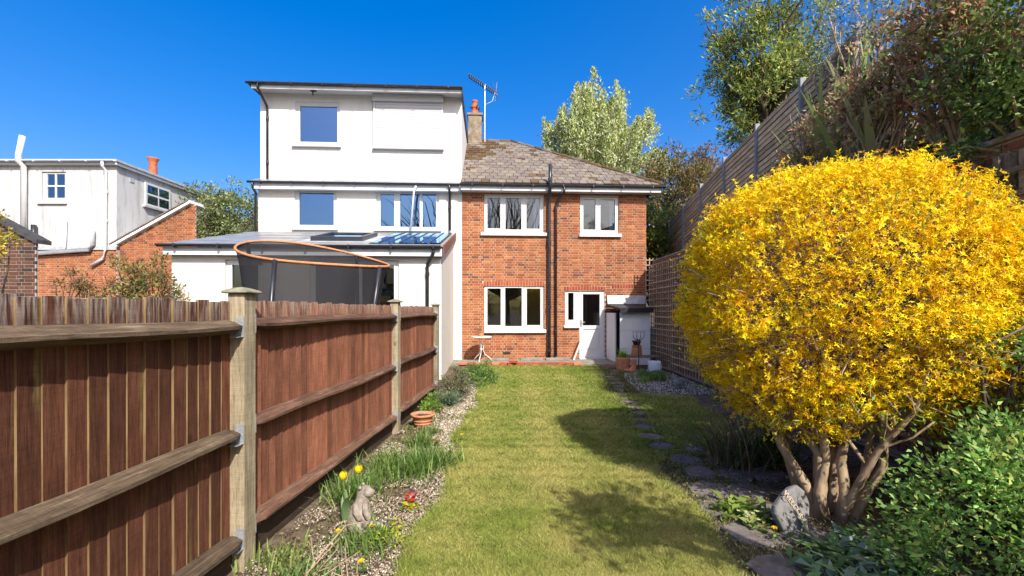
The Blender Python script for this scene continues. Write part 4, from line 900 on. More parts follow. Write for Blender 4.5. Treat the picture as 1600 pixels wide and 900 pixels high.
# ------------------------------------------------------------------ shrubs and trees
def shrub(name, label, cat, base, centre, radii, nclump, crad, per, size, asp, colours, group=None, bark='bark_dark', r0=.05, mat='leaf', tips=14, rough=.3, fork=None, seed=0, gap=-.55, power=.5, up=.3, part='foliage', weights=None, tint=.2, wob=.12):
    t = thing(name, label, cat, base, 0, group); b = np.array(base); c = crown_clumps(np.array(centre) - b, radii, nclump, seed, rough, power, gap)
    foliage(part, c, crad, per, size, asp, colours, M[mat], t, up=up, weights=weights, tint=tint)
    idx = np.linspace(0, len(c) - 1, tips).astype(int)
    limbs('trunk' if part == 'crown' else 'stems', t, (0, 0, -.05), [tuple(c[i]) for i in idx], r0, M[bark], fork, seed=seed + 1, wob=wob)
    return t
# green shrub, lower right corner
GL = [(.14, .29, .05), (.20, .37, .08), (.10, .21, .04), (.27, .43, .12)]
shrub('green_shrub', 'leafy fresh green shrub in the lower right corner', 'shrub', (2.75, 2.45, 0), (2.74, 2.38, .36), (.68, .62, .58), 210, .16, 90, .038, .5, GL + [(.34, .40, .09)], r0=.03, tips=40, seed=3, rough=.25, up=.1)
shrub('leggy_shrub', 'thin stemmed green shrub rising in front of the dark trellis', 'shrub', (3.1, 3.0, 0), (3.15, 3.0, .95), (.45, .35, .55), 50, .15, 50, .045, .5, GL, r0=.02, tips=25, seed=13, rough=.4)
# tall shrub just outside the frame whose branches shade the near lawn
shrub('overhanging_shrub', 'leafy shrub overhanging from beyond the right edge of the picture', 'shrub', (3.5, -.1, 0), (2.25, .22, 3.0), (.62, .45, .34), 44, .15, 30, .09, .45, GL, r0=.06, tips=24, fork=(-.2, .1, 2.0), seed=23, rough=.5, gap=-.2, part='crown')
# red-brown shrubs above the wall
RB = [(.42, .21, .13), (.50, .29, .18), (.30, .16, .10), (.30, .33, .10), (.42, .38, .17)]
MIX = [(.18, .24, .06), (.27, .31, .09), (.30, .17, .10), (.12, .16, .04)]
RB = [(.42, .21, .13), (.50, .29, .18), (.30, .16, .10), (.30, .33, .10), (.42, .38, .17)]
shrub('bronze_shrub', 'bronze leaved shrub with bare pale twigs above the forsythia', 'shrub', (4.15, 5.2, 2.8), (4.12, 5.2, 3.9), (.42, 1.1, .95), 120, .17, 48, .062, .5, RB, bark='bark_pale', r0=.022, tips=60, seed=31, rough=.45, gap=-.35)
shrub('copper_shrub', 'dense copper and green shrub at the top right corner', 'shrub', (4.3, 4.4, 2.8), (4.25, 4.25, 4.1), (.6, .8, .95), 170, .17, 52, .06, .5, RB + MIX[:2], bark='bark_pale', r0=.03, tips=50, seed=37, rough=.4, gap=-.5)
shrub('evergreen_shrub', 'dark green shrub at the right edge above the dark trellis', 'shrub', (4.2, 3.75, 2.8), (4.08, 3.7, 3.3), (.40, .75, .75), 150, .15, 50, .055, .5, [(.13, .21, .05), (.21, .30, .07), (.08, .14, .03)], bark='bark_pale', r0=.025, tips=40, seed=41, rough=.35, gap=-.5)
shrub('grey_shrub', 'silvery grey twiggy shrub behind the strap leaved plant', 'shrub', (4.75, 6.1, 3.2), (4.75, 6.15, 5.15), (.6, .8, .8), 95, .2, 50, .06, .3, [(.20, .23, .16), (.28, .30, .22), (.13, .16, .09)], bark='bark_pale', r0=.04, tips=40, seed=43, rough=.4)
bt_ = thing('twiggy_shrub', 'bare pale twigs sticking out over the slatted fence', 'shrub', (4.1, 5.8, 2.8)); mb = MB()
for q in range(70):
    e = Vector((rs.uniform(-.25, .4), rs.uniform(-1.6, 1.3), rs.uniform(.35, 1.5))); s_ = Vector((rs.uniform(-.1, .1), e.y * .4 + rs.uniform(-.2, .2), -.05))
    mb.tube([s_, s_.lerp(e, .35) + Vector((rs.uniform(-.1, .1), rs.uniform(-.15, .15), .05)), s_.lerp(e, .7) + Vector((rs.uniform(-.1, .1), rs.uniform(-.15, .15), .03)), e], [.012, .009, .006, .003], 5)
mb.obj('stems', M['bark_pale'], bt_)
shrub('rusty_shrub', 'rusty leaved shrub leaning out in front of the slatted fence', 'shrub', (4.0, 6.4, 2.85), (4.02, 6.2, 3.55), (.22, .75, .55), 48, .15, 40, .055, .5, RB, bark='bark_pale', r0=.02, tips=40, seed=33, rough=.5, gap=-.3)
# strap-leaved phormium and its neighbour
for (nm, lb, loc, L, nn) in (('phormium', 'tall strap leaved plant against the slatted fence end', (4.22, 6.15, 2.95), 2.0, 34), ('phormium', 'broad strap leaved plant rising behind the bronze shrub', (4.15, 5.3, 2.9), 1.9, 34)):
    t = thing(nm, lb, 'plant', loc, 0, 'strap leaved plants on the bank'); strap_clump('leaves', t, nn, .2, L, .105, [(.20, .28, .08), (.27, .34, .11), (.14, .20, .07), (.36, .38, .16)], droop=.10, seg=6)
# evergreen tree behind the slatted fence
shrub('evergreen_tree', 'evergreen tree with glossy narrow leaves behind the slatted fence', 'tree', (7.2, 13.0, 3.3), (7.15, 12.9, 8.3), (1.65, 1.6, 2.6), 380, .30, 56, .15, .27, [(.16, .23, .05), (.26, .33, .08), (.38, .41, .10), (.10, .15, .035), (.50, .44, .10)], r0=.14, fork=(-.1, 0, 3.0), tips=60, seed=51, rough=.5, gap=-.22, part='crown', weights=[.3, .3, .17, .15, .08], tint=.28)
# background trees
def plume_tree():
    t = thing('pale_tree', 'feathery pale green tree rising behind the brick house roof', 'tree', (5.6, 28, 0)); c = crown_clumps((-.25, 0, 10.8), (3.7, 3.2, 4.1), 300, 61, .22, .42, -.6)
    V, K = [], []
    for q in c:
        o_ = unit((q - np.array([0, 0, 8.2]))[None])[0]; ax = unit((o_ * .6 + np.array([0, 0, .9]) + rng.normal(size=3) * .25)[None])[0]; n_ = 230; s_ = rng.random(n_)
        L = rng.uniform(.9, 1.6); p = q + ax * (s_[:, None] - .45) * L + rng.normal(size=(n_, 3)) * .28 * (1.05 - s_[:, None])
        V.append(leaf_quads(p, ax + rng.normal(size=(n_, 3)) * .6, rng.uniform(.14, .26, n_), rng.uniform(.05, .085, n_))); kk = pal(n_, [(.42, .48, .14), (.50, .54, .26), (.33, .41, .11), (.60, .62, .44)], .14) * rng.uniform(.8, 1.15); K.append(kk)
    arr_obj('crown', np.concatenate(V), 4, np.concatenate(K).clip(0, 1), M['leafmatt'], t)
    limbs('trunk', t, (0, 0, -.05), [tuple(c[i]) for i in range(0, len(c), 5)], .28, M['bark'], (0, 0, 4.5), seed=3)
plume_tree()
shrub('brown_tree', 'brownish budding tree behind the right end of the roof', 'tree', (7.6, 22, 0), (7.5, 22, 6.7), (2.3, 2.0, 2.5), 150, .5, 75, .16, .45, [(.15, .13, .04), (.20, .15, .06), (.12, .13, .035), (.24, .16, .08)], r0=.16, fork=(0, 0, 2.8), tips=70, seed=63, part='crown', mat='leafmatt', rough=.35)
shrub('copper_tree', 'reddish budding tree beyond the slatted fence', 'tree', (10.2, 24, 3), (10.0, 24, 8.3), (1.7, 1.7, 1.7), 70, .45, 60, .16, .45, [(.26, .12, .07), (.20, .13, .06), (.16, .14, .05)], r0=.12, fork=(0, 0, 2.8), tips=50, seed=65, part='crown', mat='leafmatt', rough=.35)
shrub('ivy_bush', 'light green bushy growth beside the house corner above the wall', 'bush', (5.0, 16.5, 1.5), (5.05, 16.5, 3.7), (.85, 1.2, 2.0), 110, .35, 55, .12, .6, [(.13, .19, .035), (.20, .26, .05), (.08, .12, .03)], r0=.05, tips=30, seed=67)
shrub('leafy_tree', 'small leafy tree between the far left house and the white house', 'tree', (-12.6, 20, 0), (-12.5, 20, 5.2), (2.2, 1.5, 1.85), 190, .4, 80, .14, .42, [(.17, .22, .07), (.25, .30, .11), (.36, .38, .22), (.11, .15, .05)], r0=.12, fork=(0, 0, 2.8), tips=60, seed=71, part='crown', rough=.35, gap=-.35)
shrub('reddish_shrub', 'sparse reddish green shrub showing above the left fence', 'shrub', (-7.6, 9.4, 0), (-7.55, 9.4, 1.95), (.95, .5, .75), 70, .18, 42, .075, .45, [(.15, .17, .04), (.22, .12, .06), (.20, .22, .06)], r0=.03, tips=40, seed=73, rough=.5, gap=-.1)
shrub('rambling_shrub', 'thin arching red stemmed shrub against the far red brickwork', 'shrub', (-8.9, 9.6, 0), (-8.9, 9.6, 2.1), (.75, .4, .5), 26, .14, 26, .07, .45, [(.15, .16, .04), (.24, .12, .06)], r0=.025, tips=26, seed=75, rough=.6, gap=-.2)
shrub('yellow_shrub', 'yellow leaved branch poking in at the left edge', 'shrub', (-7.05, 6.0, 0), (-6.95, 6.0, 2.45), (.34, .3, .5), 30, .12, 45, .055, .4, [(.60, .42, .02), (.40, .36, .04), (.25, .28, .05)], r0=.02, tips=20, seed=77, rough=.4)
# trees standing behind the photographer, seen in the upstairs panes
for i, (x, y, lb) in enumerate(((3.5, -24, 'bare branched tree behind the photographer, right of centre'), (-3.5, -27, 'bare branched tree behind the photographer, left of centre'))):
    t = thing('bare_tree', lb, 'tree', (x, y, 0), 0, 'trees behind the photographer'); limbs('trunk', t, (0, 0, -.05), [(rs.gauss(0, 3.6), rs.gauss(0, 1.5), rs.uniform(6, 16)) for q in range(130)], .26, M['bark_dark'], (0, 0, 2.6), seed=5 + i)
for i, (x, y, w) in enumerate(((9, -20, 4), (-10, -22, 4.5), (0, -30, 5))):
    shrub('back_hedge', ('rounded hedge behind the photographer, on the right', 'rounded hedge behind the photographer, on the left', 'rounded hedge behind the photographer, in the middle')[i], 'hedge', (x, y, 0), (x, y, 1.8), (w, 1.5, 2.0), 90, .6, 40, .22, .5, [(.07, .11, .03), (.10, .14, .04)], r0=.1, tips=20, seed=81 + i)
# ------------------------------------------------------------------ border plants and ornaments
GR = [(.10, .19, .035), (.15, .25, .05), (.08, .15, .03), (.22, .30, .09)]
def clump(label, loc, n, spread, L, W, cols=GR, droop=.55, group='strap leaf clumps in the left border', name='bluebell_clump', cat='plant'):
    t = thing(name, label, cat, loc, 0, group); strap_clump('leaves', t, n, spread, L, W, cols, droop=droop); return t
clump('broad grassy clump behind the stone animal', (-1.03, 4.25, -.01), 640, .34, .28, .008)
clump('dense grassy clump nearest the lawn edge', (-.80, 4.45, -.01), 520, .26, .25, .008)
clump('grassy clump against the fence beside the tulips', (-1.28, 3.75, -.01), 380, .24, .24, .008)
clump('spiky darker grass tuft at the far end of the grassy patch', (-1.00, 5.0, -.01), 170, .10, .27, .012, droop=.45)
clump('small grassy tuft in front of the terracotta pot', (-.98, 5.6, -.01), 110, .12, .17, .010)
clump('low grassy tuft in front of the stone animal', (-.93, 2.92, -.01), 150, .20, .19, .011)
clump('sparse green shoots at the foot of the nearest fence post', (-1.34, 2.72, -.01), 130, .22, .17, .010, [(.17, .25, .05), (.24, .30, .08)], .3)
clump('green shoots at the bottom edge below the fence post', (-1.12, 2.5, -.01), 130, .2, .16, .011)
clump('tuft of grass by the small trellis border', (2.75, 9.6, -.01), 110, .12, .22, .012, [(.16, .30, .04), (.22, .36, .06)], group='tufts in the right border')
clump('wide dark green tuft below the white bag', (3.12, 9.9, -.01), 220, .28, .24, .011, group='tufts in the right border')
clump('dry drooping strap leaves under the forsythia edge', (2.18, 4.55, -.01), 260, .25, .62, .014, [(.10, .13, .04), (.22, .17, .10), (.30, .23, .14), (.08, .10, .03)], .75, None, 'iris_clump')
clump('greener strap leaves at the path edge under the forsythia', (2.5, 4.5, -.01), 160, .22, .7, .018, [(.07, .12, .03), (.12, .17, .05)], .55, None, 'iris_clump')
# tulips
def tulip(loc, label, lean, h):
    t = thing('tulip', label, 'flower', loc, 0, 'yellow tulips'); top = Vector((lean[0], lean[1], h))
    MB().tube([(0, 0, -.02), top * .5 + Vector((.012, 0, 0)), top], [.006, .005, .0045], 7, col=(.16, .25, .06, 1)).obj('stem', M['leaf'], t)
    for k in range(6):
        a = k * math.pi / 3; r_ = .019 if k % 2 else .022; v = []
        for q in range(6):
            f = q / 5; rr_ = r_ * math.sin(math.pi * (.12 + .62 * f)) * 1.35; z = f * .055; w = .02 * math.sin(math.pi * (.1 + .82 * f)) ** .8
            for s_ in (-1, 0, 1):
                rad = rr_ * (1.0 if s_ == 0 else .9); aa = a + s_ * w / max(rr_, .012) * .6; v.append((top.x + rad * math.cos(aa), top.y + rad * math.sin(aa), top.z + z))
        MB().add(v, [(q * 3 + i, q * 3 + i + 1, (q + 1) * 3 + i + 1, (q + 1) * 3 + i) for q in range(5) for i in range(2)], col=(.88, .62, .01, 1)).obj('petal', M['petal'], t, smooth=True)
    for k in range(3):
        a = rr.uniform(0, 6.28); c_, s_ = math.cos(a), math.sin(a); v = []; L = rr.uniform(.2, .27)
        for q in range(7):
            f = q / 6; out = .015 + .09 * f * f; z = L * (f - .22 * f * f); w = .026 * math.sin(math.pi * min(.98, .12 + .86 * f)) ** .7
            v += [(c_ * out - s_ * w, s_ * out + c_ * w, z + .006), (c_ * out, s_ * out, z), (c_ * out + s_ * w, s_ * out - c_ * w, z + .006)]
        MB().add(v, [(q * 3 + i, q * 3 + i + 1, (q + 1) * 3 + i + 1, (q + 1) * 3 + i) for q in range(6) for i in range(2)], col=(.15, .24, .10, 1)).obj('leaf', M['leaf'], t, smooth=True)
tulip((-1.20, 3.30, -.01), 'yellow tulip on the left of the pair beside the stone animal', (-.01, .0, .315), .30)
tulip((-1.15, 3.36, -.01), 'yellow tulip on the right of the pair beside the stone animal', (.03, .0, .34), .325)
# stone animal: upright sitting otter, head turned right
so_ = thing('stone_animal', 'weathered stone animal sitting upright in the left border', 'statue', (-1.04, 3.16, -.01))
def blob(mb, spec, n=16):   # rings: (x,y,z,rx,ry)
    mb.loft([[(x + rx * math.cos(2 * math.pi * k / n), y + ry * math.sin(2 * math.pi * k / n), z) for k in range(n)] for x, y, z, rx, ry in spec])
mb = MB(); blob(mb, [(.0, 0, -.01, .085, .075), (0, 0, .04, .092, .08), (-.005, 0, .09, .086, .075), (.0, 0, .14, .072, .062), (.008, 0, .185, .056, .05), (.015, 0, .22, .044, .042), (.022, 0, .245, .046, .045), (.03, -.002, .272, .052, .046), (.034, -.002, .295, .044, .04), (.034, -.002, .312, .022, .02)])
bo = mb.obj('body', M['stone'], so_, smooth=True); bo.modifiers.new('s', 'SUBSURF').render_levels = 1
mb = MB(); mb.tube([(.04, -.01, .272), (.075, -.014, .266), (.098, -.016, .262)], [.038, .03, .018], 12); mb.obj('muzzle', M['stone'], so_, smooth=True)
for (sx, z0) in ((-.02, .18), (.045, .185)): MB().tube([(sx, -.03, z0 + .015), (sx + .012, -.062, z0 - .03), (sx + .03, -.066, z0 - .07), (sx + .045, -.06, z0 - .085)], [.022, .022, .018, .012], 10).obj('foreleg', M['stone'], so_, smooth=True)
MB().tube([(.04, -.03, .07), (.09, -.045, .06), (.115, -.05, .0)], [.045, .04, .03], 10).obj('hind_leg', M['stone'], so_, smooth=True)
for sy in (-.035, .03): MB().tube([(.012, sy, .30), (.008, sy * 1.15, .318)], [.014, .007], 8).obj('ear', M['stone'], so_, smooth=True)
MB().tube([(.05, .04, .01), (.13, .03, .02), (.16, 0, .012)], [.035, .026, .012], 10).obj('tail', M['stone'], so_, smooth=True)
# welcome stone
ws = thing('welcome_stone', 'grey carved welcome stone leaning against the forsythia stems', 'stone', (1.90, 3.10, 0)); ws.rotation_euler = (R(-16), R(12), R(8))
ol = [(-.06, -.02), (.02, -.03), (.085, .03), (.13, .12), (.135, .21), (.10, .285), (.045, .315), (-.015, .29), (-.08, .22), (-.135, .15), (-.14, .10), (-.105, .05)]
mb = MB(); mb.loft([[(x * k, y_, .12 + (z - .12) * k) for x, z in ol] for k, y_ in ((.86, .0), (.97, .008), (1.0, .022), (1.0, .045), (.92, .058))]); st = mb.obj('stone_face', M['stone_grey'], ws, bevel=.006)
fc = bpy.data.curves.new('lettering', 'FONT'); fc.body = 'WELCOME'; fc.size = .05; fc.extrude = .005; fc.align_x = 'CENTER'; fc.align_y = 'CENTER'; fc.space_character = 1.0
tx = bpy.data.objects.new('lettering', fc); C.objects.link(tx); tx.parent = ws; tx.location = (.005, -.003, .165); tx.rotation_euler = (R(90), R(48), 0); fc.materials.append(M['mortar']); tm_ = bpy.data.meshes.new_from_object(tx); mt_ = tx.matrix_basis.copy(); bpy.data.objects.remove(tx); tx = link('lettering', tm_, ws); tx.matrix_basis = mt_
for k in range(12):
    a = rr.uniform(0, 6.28); q = rr.uniform(.05, .115); cx, cz = q * math.cos(a) * .95, .14 + q * math.sin(a) * 1.1
    if abs((cx - .005) * .743 - (cz - .165) * -.669) < .02: pass
    MB().tube([(cx + .022 * math.cos(t + a), -.001, cz + .022 * math.sin(t + a) * (1 - t * .05)) for t in np.linspace(0, 4.2, 10)], [.0032] * 9 + [.0015], 5).obj('carved_scroll', M['stone_grey'], ws, smooth=True)
# rosettes and small flowers
def flowers(t, pts, r_, col, part='flower'):
    for p in pts:
        m = MB()
        for k in range(5):
            a = k * 1.2566 + rr.random() * .3; c_, s_ = math.cos(a), math.sin(a); q = Vector(p)
            m.add([q, q + Vector((c_ * r_ * .6 - s_ * r_ * .4, s_ * r_ * .6 + c_ * r_ * .4, .006)), q + Vector((c_ * r_, s_ * r_, .004)), q + Vector((c_ * r_ * .6 + s_ * r_ * .4, s_ * r_ * .6 - c_ * r_ * .4, .006))], [(0, 1, 2, 3)], 0, col)
        m.obj(part, M['petal'], t)
def rosette(name, label, loc, n, L, asp, cols, cat='plant', group=None, spread=.05, up=.5):
    t = thing(name, label, cat, loc, 0, group); b = np.stack([rng.normal(0, spread, n), rng.normal(0, spread, n), rng.uniform(0, .03, n)], 1); a = rng.uniform(0, 6.28, n)
    d_ = np.stack([np.cos(a), np.sin(a), rng.uniform(.1, 1, n) * up * 2], 1); l = L * rng.uniform(.6, 1.2, n); arr_obj('leaves', leaf_quads(b, d_, l, l * asp, .5, roll=np.array([[0, 0, 1.0]]) + rng.normal(0, .3, (n, 3))), 4, pal(n, cols, .15), M['leaf'], t); return t
t = rosette('primula', 'red and purple primula with yellow leaves at the border edge', (-.77, 3.50, 0), 40, .06, .5, [(.45, .42, .05), (.3, .34, .06)], spread=.03, up=.2)
for c_ in ((.45, .02, .03, 1), (.55, .06, .02, 1), (.22, .02, .14, 1), (.6, .14, .02, 1)): flowers(t, [(rr.uniform(-.04, .04), rr.uniform(-.02, .05), rr.uniform(.05, .11)) for _ in range(6)], .018, c_)
t = rosette('red_primula', 'small dull red primula near the terracotta pot', (-.86, 5.1, 0), 24, .06, .5, GR, spread=.04); flowers(t, [(rr.uniform(-.07, .07), rr.uniform(-.05, .05), .05) for _ in range(7)], .018, (.42, .05, .04, 1))
rosette('golden_creeper', 'bright yellow green creeping plant beside the stone animal', (-.83, 3.05, 0), 170, .05, .35, [(.42, .44, .04), (.30, .36, .04)], spread=.085, up=.35)
for i, (x, y, lb) in enumerate(((-1.13, 2.98, 'yellow dandelion left of the stone animal'), (-.93, 3.05, 'yellow dandelion at the foot of the stone animal'), (-.86, 2.62, 'yellow dandelion at the bottom of the left border'), (-.72, 4.7, 'yellow dandelion by the lawn edge beyond the grassy patch'), (-.58, 5.3, 'yellow celandine at the lawn edge level with the pot'), (1.72, 3.02, 'yellow flower on the path beside the welcome stone'))):
    t = rosette('dandelion', lb, (x, y, 0), 12, .06, .3, GR, 'flower', 'small yellow flowers', .01, .3); flowers(t, [(0, 0, .07), (.004, .004, .075)], .02, (.85, .55, .01, 1)); MB().tube([(0, 0, 0), (0, 0, .07)], .002, 5, col=(.15, .25, .06, 1)).obj('stem', M['leaf'], t)
rosette('primrose', 'pale green primrose plant left of the welcome stone', (1.70, 3.42, 0), 110, .10, .45, [(.14, .22, .04), (.22, .30, .06)], spread=.07)
t = rosette('cream_primrose', 'low primrose with cream flowers beside the path slabs', (1.70, 3.22, 0), 70, .08, .45, [(.14, .20, .05), (.24, .28, .08)], spread=.06); flowers(t, [(rr.uniform(-.1, .1), rr.uniform(-.08, .08), .07) for _ in range(12)], .015, (.55, .55, .32, 1))
for (x, y, n_, lb) in ((2.02, 2.72, 230, 'silver spotted leaves in front of the welcome stone'), (2.28, 2.75, 220, 'silver spotted leaves in front of the forsythia stems'), (1.85, 2.45, 200, 'silver spotted leaves at the bottom edge by the path'), (2.2, 2.42, 200, 'silver spotted leaves at the bottom edge beside the green shrub')):
    rosette('lungwort', lb, (x, y, 0), n_, .14, .3, [(.13, .24, .08), (.19, .30, .13), (.30, .38, .26), (.10, .19, .06)], group='silver leaved plants', spread=.12, up=.45)
shrub('heather', 'low brown and grey green heather by the end of the fence', 'shrub', (-1.0, 7.9, 0), (-1.0, 7.9, .22), (.36, .5, .26), 55, .10, 60, .035, .4, [(.16, .20, .11), (.13, .17, .07), (.22, .15, .11), (.10, .12, .06)], r0=.012, tips=24, seed=91, mat='leafmatt')
shrub('grey_lavender', 'mounded grey green lavender in the middle of the border', 'shrub', (-.93, 7.2, 0), (-.93, 7.2, .13), (.30, .3, .16), 36, .08, 60, .035, .3, [(.18, .23, .15), (.13, .18, .10)], r0=.01, tips=16, seed=92, mat='leafmatt')
shrub('ground_cover', 'green flowering ground cover in front of the bistro table', 'plant', (-.75, 10.3, 0), (-.75, 10.3, .10), (.45, 1.4, .16), 90, .1, 55, .05, .4, GR, r0=.008, tips=10, seed=93)
shrub('border_weeds', 'bright green weeds at the foot of the far fence panel', 'plant', (-1.26, 7.3, 0), (-1.26, 7.3, .05), (.16, .5, .09), 40, .08, 50, .045, .45, [(.14, .24, .04), (.20, .30, .06)], r0=.006, tips=8, seed=94)
shrub('grey_rock_plant', 'pale grey cushion plant in the gravel at the foot of the trellis', 'plant', (3.22, 8.8, 0), (3.22, 8.8, .09), (.16, .16, .12), 22, .06, 55, .03, .3, [(.30, .31, .32), (.22, .24, .22)], r0=.006, tips=8, seed=95, mat='leafmatt')
shrub('right_border_plant', 'low dark plants in the gravel at the far right border', 'plant', (3.0, 10.3, 0), (3.05, 10.2, .06), (.4, .5, .12), 36, .08, 45, .05, .35, GR, r0=.006, tips=8, seed=96)
# dry arching stems, bottom left
ds = thing('dry_stems', 'dry pale stems arching over the border at the bottom left', 'plant', (-1.05, 2.6, 0)); mb = MB()
mb.tube([(-.1, -.15, .0), (-.05, .0, .10), (.02, .25, .17), (.12, .42, .12)], [.006, .005, .004, .003], 6)
for q in range(16):
    a = rr.uniform(0, 6.28); mb.tube([(rr.uniform(-.15, .25), rr.uniform(-.2, .15), 0), (rr.uniform(-.15, .25), rr.uniform(-.2, .15), rr.uniform(.05, .2))], [.004, .002], 5)
mb.obj('stems', M['bark_pale'], ds)
# ------------------------------------------------------------------ grass, gravel, leaf litter
def sample_lawn(N, y0, y1):
    k = rng.random(N * 3); y = y0 + (y1 - y0) * k; x = rng.uniform(-.75, 3.2, N * 3); ok = (x > lawn_left(y) + rng.normal(0, .025, len(y))) & (x < lawn_right(y) + rng.normal(0, .02, len(y)))
    x, y = x[ok][:N], y[ok][:N]; m = np.ones(len(x), bool)
    for (sx, sy, r_) in SLABS: m &= ((x - sx) ** 2 + (y - sy) ** 2) > (r_ * .86) ** 2
    return x[m], y[m]
xs, ysn = [], []
for (N, a, b) in ((230000, 1.9, 3.6), (190000, 3.6, 5.8), (120000, 5.8, 8.5), (80000, 8.5, 12.4)):
    x, y = sample_lawn(N, a, b); xs.append(x); ysn.append(y)
x = np.concatenate(xs); y = np.concatenate(ysn); n = len(x)
q = np.stack([x, y, 0 * x], 1); l1 = lump(q, 1.15, 3); l2 = lump(q, 3.7, 8); l3 = lump(q, 10, 1)
an = rng.uniform(0, 6.28, n); hgt = (.020 + .009 * l1 + .014 * rng.random(n) ** 2) * (1 + .25 * (y > 5)) * (1 + 1.3 * np.clip(1 - (x - lawn_left(y)) / .10, 0, 1) * rng.random(n)) * (1 + .7 * (l3 > .42) * rng.random(n)); wid = (.0022 + .001 * rng.random(n)) * np.clip(y / 3.2, .9, 3); lean = rng.normal(0, .9, (n, 2)) * hgt[:, None]
base = np.stack([x, y, -.002 + 0 * x], 1); sd_ = np.stack([np.cos(an), np.sin(an), 0 * an], 1) * wid[:, None]; tip = base + np.stack([lean[:, 0], lean[:, 1], hgt], 1)
dry = np.clip(.60 - .035 * (y - 5) + .36 * l1 + .36 * l2 + .30 * l3 - .35 * (l3 > .42) + rng.normal(0, .30, n), 0, 1.15)[:, None]
gc = (np.array([.185, .255, .040]) * (1 - dry) + np.array([.42, .385, .125]) * dry) * rng.uniform(.55, 1.4, (n, 1))
stuff(arr_obj('lawn_grass', np.stack([base - sd_, base + sd_, tip], 1).reshape(-1, 3), 3, gc, M['grass']), 'short patchy yellow green mown grass of the lawn', 'grass')
def pebbles(name, label, x, y, size, cols, cat='gravel', z=0):
    n = len(x); s = size * rng.uniform(.5, 1.4, n); c = np.stack([x, y, z + s * .25], 1); A = unit(rng.normal(size=(n, 3))); B = unit(np.cross(A, rng.normal(size=(n, 3)))); D = np.cross(A, B)
    P = [c + A * s[:, None], c - A * s[:, None], c + B * s[:, None] * .75, c - B * s[:, None] * .75, c + D * s[:, None] * .5, c - D * s[:, None] * .5]
    tri = [(0, 2, 4), (2, 1, 4), (1, 3, 4), (3, 0, 4), (2, 0, 5), (1, 2, 5), (3, 1, 5), (0, 3, 5)]
    V = np.stack([np.stack([P[a], P[b], P[d_]], 1) for a, b, d_ in tri], 1).reshape(-1, 3)
    return stuff(arr_obj(name, V, 3, np.repeat(cols, 8, 0), M['pebble']), label, cat)
N = 40000; y = 1.9 + 9.8 * rng.random(N) ** 1.5; fx = -1.71 + .0528 * y; x = fx + (lawn_left(y) + .04 - fx) * rng.random(N) ** .8
k = lump(np.stack([x, y, 0 * x], 1), 3, 4) > -.42 + .5 * (x < fx + .3); x, y = x[k], y[k]
pebbles('border_gravel', 'pale stone chippings scattered over the left border', x, y, .0085 * np.clip(y / 4, .8, 1.8), pal(len(x), [(.42, .36, .28), (.32, .26, .20), (.24, .19, .14), (.54, .48, .40), (.18, .135, .095)], .12))
N = 5000; y = rng.uniform(8.2, 11.6, N); x = np.clip(path_x(y) + .3, 0, 9) + rng.random(N) * (3.78 - path_x(y) - .3)
pebbles('far_gravel', 'grey chippings in the right border by the trellis', x, y, .018, pal(N, [(.38, .36, .33), (.26, .23, .2), (.5, .48, .45), (.14, .11, .09)], .15))
N = 5000; y = 2.0 + 3.2 * rng.random(N); x = rng.uniform(1.3, 3.5, N)
pebbles('leaf_litter', 'dark crumbs of soil and litter under the forsythia', x, y, .010, pal(N, [(.06, .045, .03), (.12, .09, .06), (.2, .16, .11), (.09, .08, .05)], .2), 'litter')
N = 9000; y = 1.9 + 8.5 * rng.random(N) ** 1.3; fx = -1.71 + .0528 * y; x = fx + (-.58 - fx) * rng.random(N); l = rng.uniform(.012, .04, N)
stuff(arr_obj('dry_litter', leaf_quads(np.stack([x, y, rng.uniform(0, .012, N)], 1), rng.normal(size=(N, 3)) * np.array([1, 1, .15]), l, l * rng.uniform(.12, .5, N)), 4, pal(N, [(.22, .15, .09), (.34, .26, .16), (.13, .09, .06), (.42, .36, .26)], .18), M['leafmatt']), 'dry brown leaf litter among the chippings of the left border', 'litter')
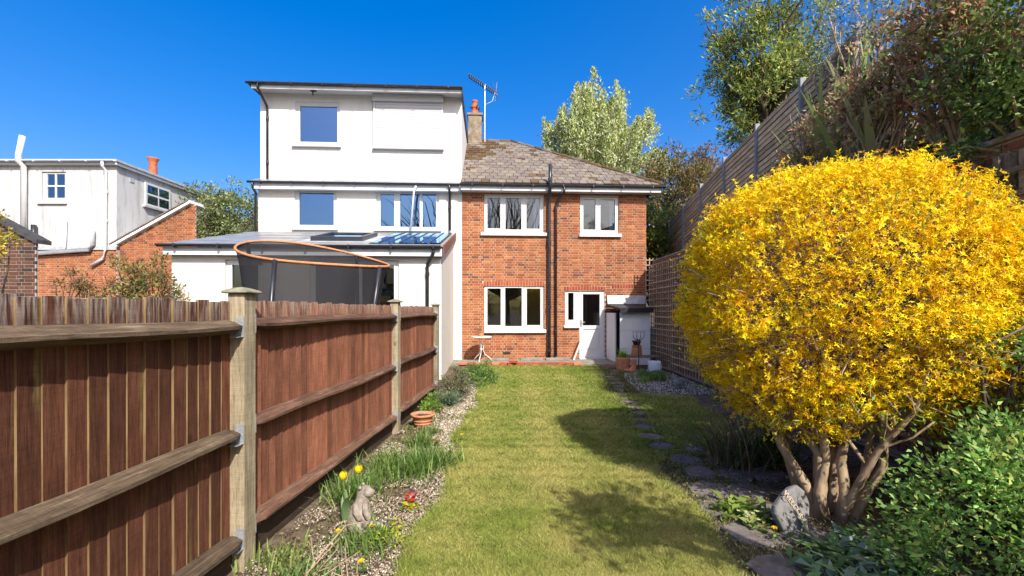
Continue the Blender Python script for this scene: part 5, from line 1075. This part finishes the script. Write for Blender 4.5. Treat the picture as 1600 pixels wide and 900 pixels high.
N = 900; y = 2.2 + 9.5 * rng.random(N); x = lawn_left(y) + (lawn_right(y) - lawn_left(y)) * rng.random(N); k = (lump(np.stack([x, y, 0 * x], 1), 2.3, 31) > .1); x, y = np.repeat(x[k], 7), np.repeat(y[k], 7); N = len(x); l = rng.uniform(.015, .032, N)
stuff(arr_obj('lawn_weeds', leaf_quads(np.stack([x + rng.normal(0, .012, N), y + rng.normal(0, .012, N), .006 + 0 * x], 1), rng.normal(size=(N, 3)) * np.array([1, 1, .1]) + np.array([0, 0, .35]), l, l * .5), 4, pal(N, [(.14, .24, .05), (.20, .30, .07), (.30, .26, .10)], .18), M['leaf']), 'small broad leaved weeds scattered through the lawn', 'weeds')
N = 420; x = rng.normal(1.7, .55, N); y = rng.normal(3.7, .8, N); l = rng.uniform(.012, .022, N)
stuff(arr_obj('fallen_petals', leaf_quads(np.stack([x, y, .012 + 0 * x], 1), rng.normal(size=(N, 3)) * np.array([1, 1, .2]), l, l * .5), 4, pal(N, [(.7, .5, .02), (.5, .36, .06)], .15), M['petal']), 'yellow petals fallen on the path and lawn below the forsythia', 'petals')
# moss and weeds between the slabs and thin grass on the bed soil
N = 16000; y = 2.0 + 9.8 * rng.random(N) ** 1.4; x = path_x(y) + rng.normal(0, .22, N); m = np.ones(N, bool)
for (sx, sy, r_) in SLABS: m &= ((x - sx) ** 2 + (y - sy) ** 2) > (r_ * .8) ** 2
x, y = x[m], y[m]; N2 = 9000; y2 = 1.9 + 10 * rng.random(N2) ** 1.4; fx = -1.71 + .0528 * y2; x2 = fx + (-.6 - fx) * rng.random(N2); k = lump(np.stack([x2, y2, 0 * x2], 1), 4, 14) > .0; x = np.concatenate([x, x2[k]]); y = np.concatenate([y, y2[k]]); n = len(x)
b = np.stack([x, y, 0 * x - .005], 1); l = rng.uniform(.015, .045, n) * np.clip(y / 4, .9, 1.6)
stuff(arr_obj('small_weeds', leaf_quads(b, rng.normal(size=(n, 3)) * np.array([.8, .8, .2]) + np.array([0, 0, .8]), l, l * .3), 4, pal(n, [(.12, .17, .035), (.18, .22, .05), (.09, .12, .03), (.26, .22, .10)], .18), M['leaf']), 'small weeds and moss between slabs and in the borders', 'weeds')
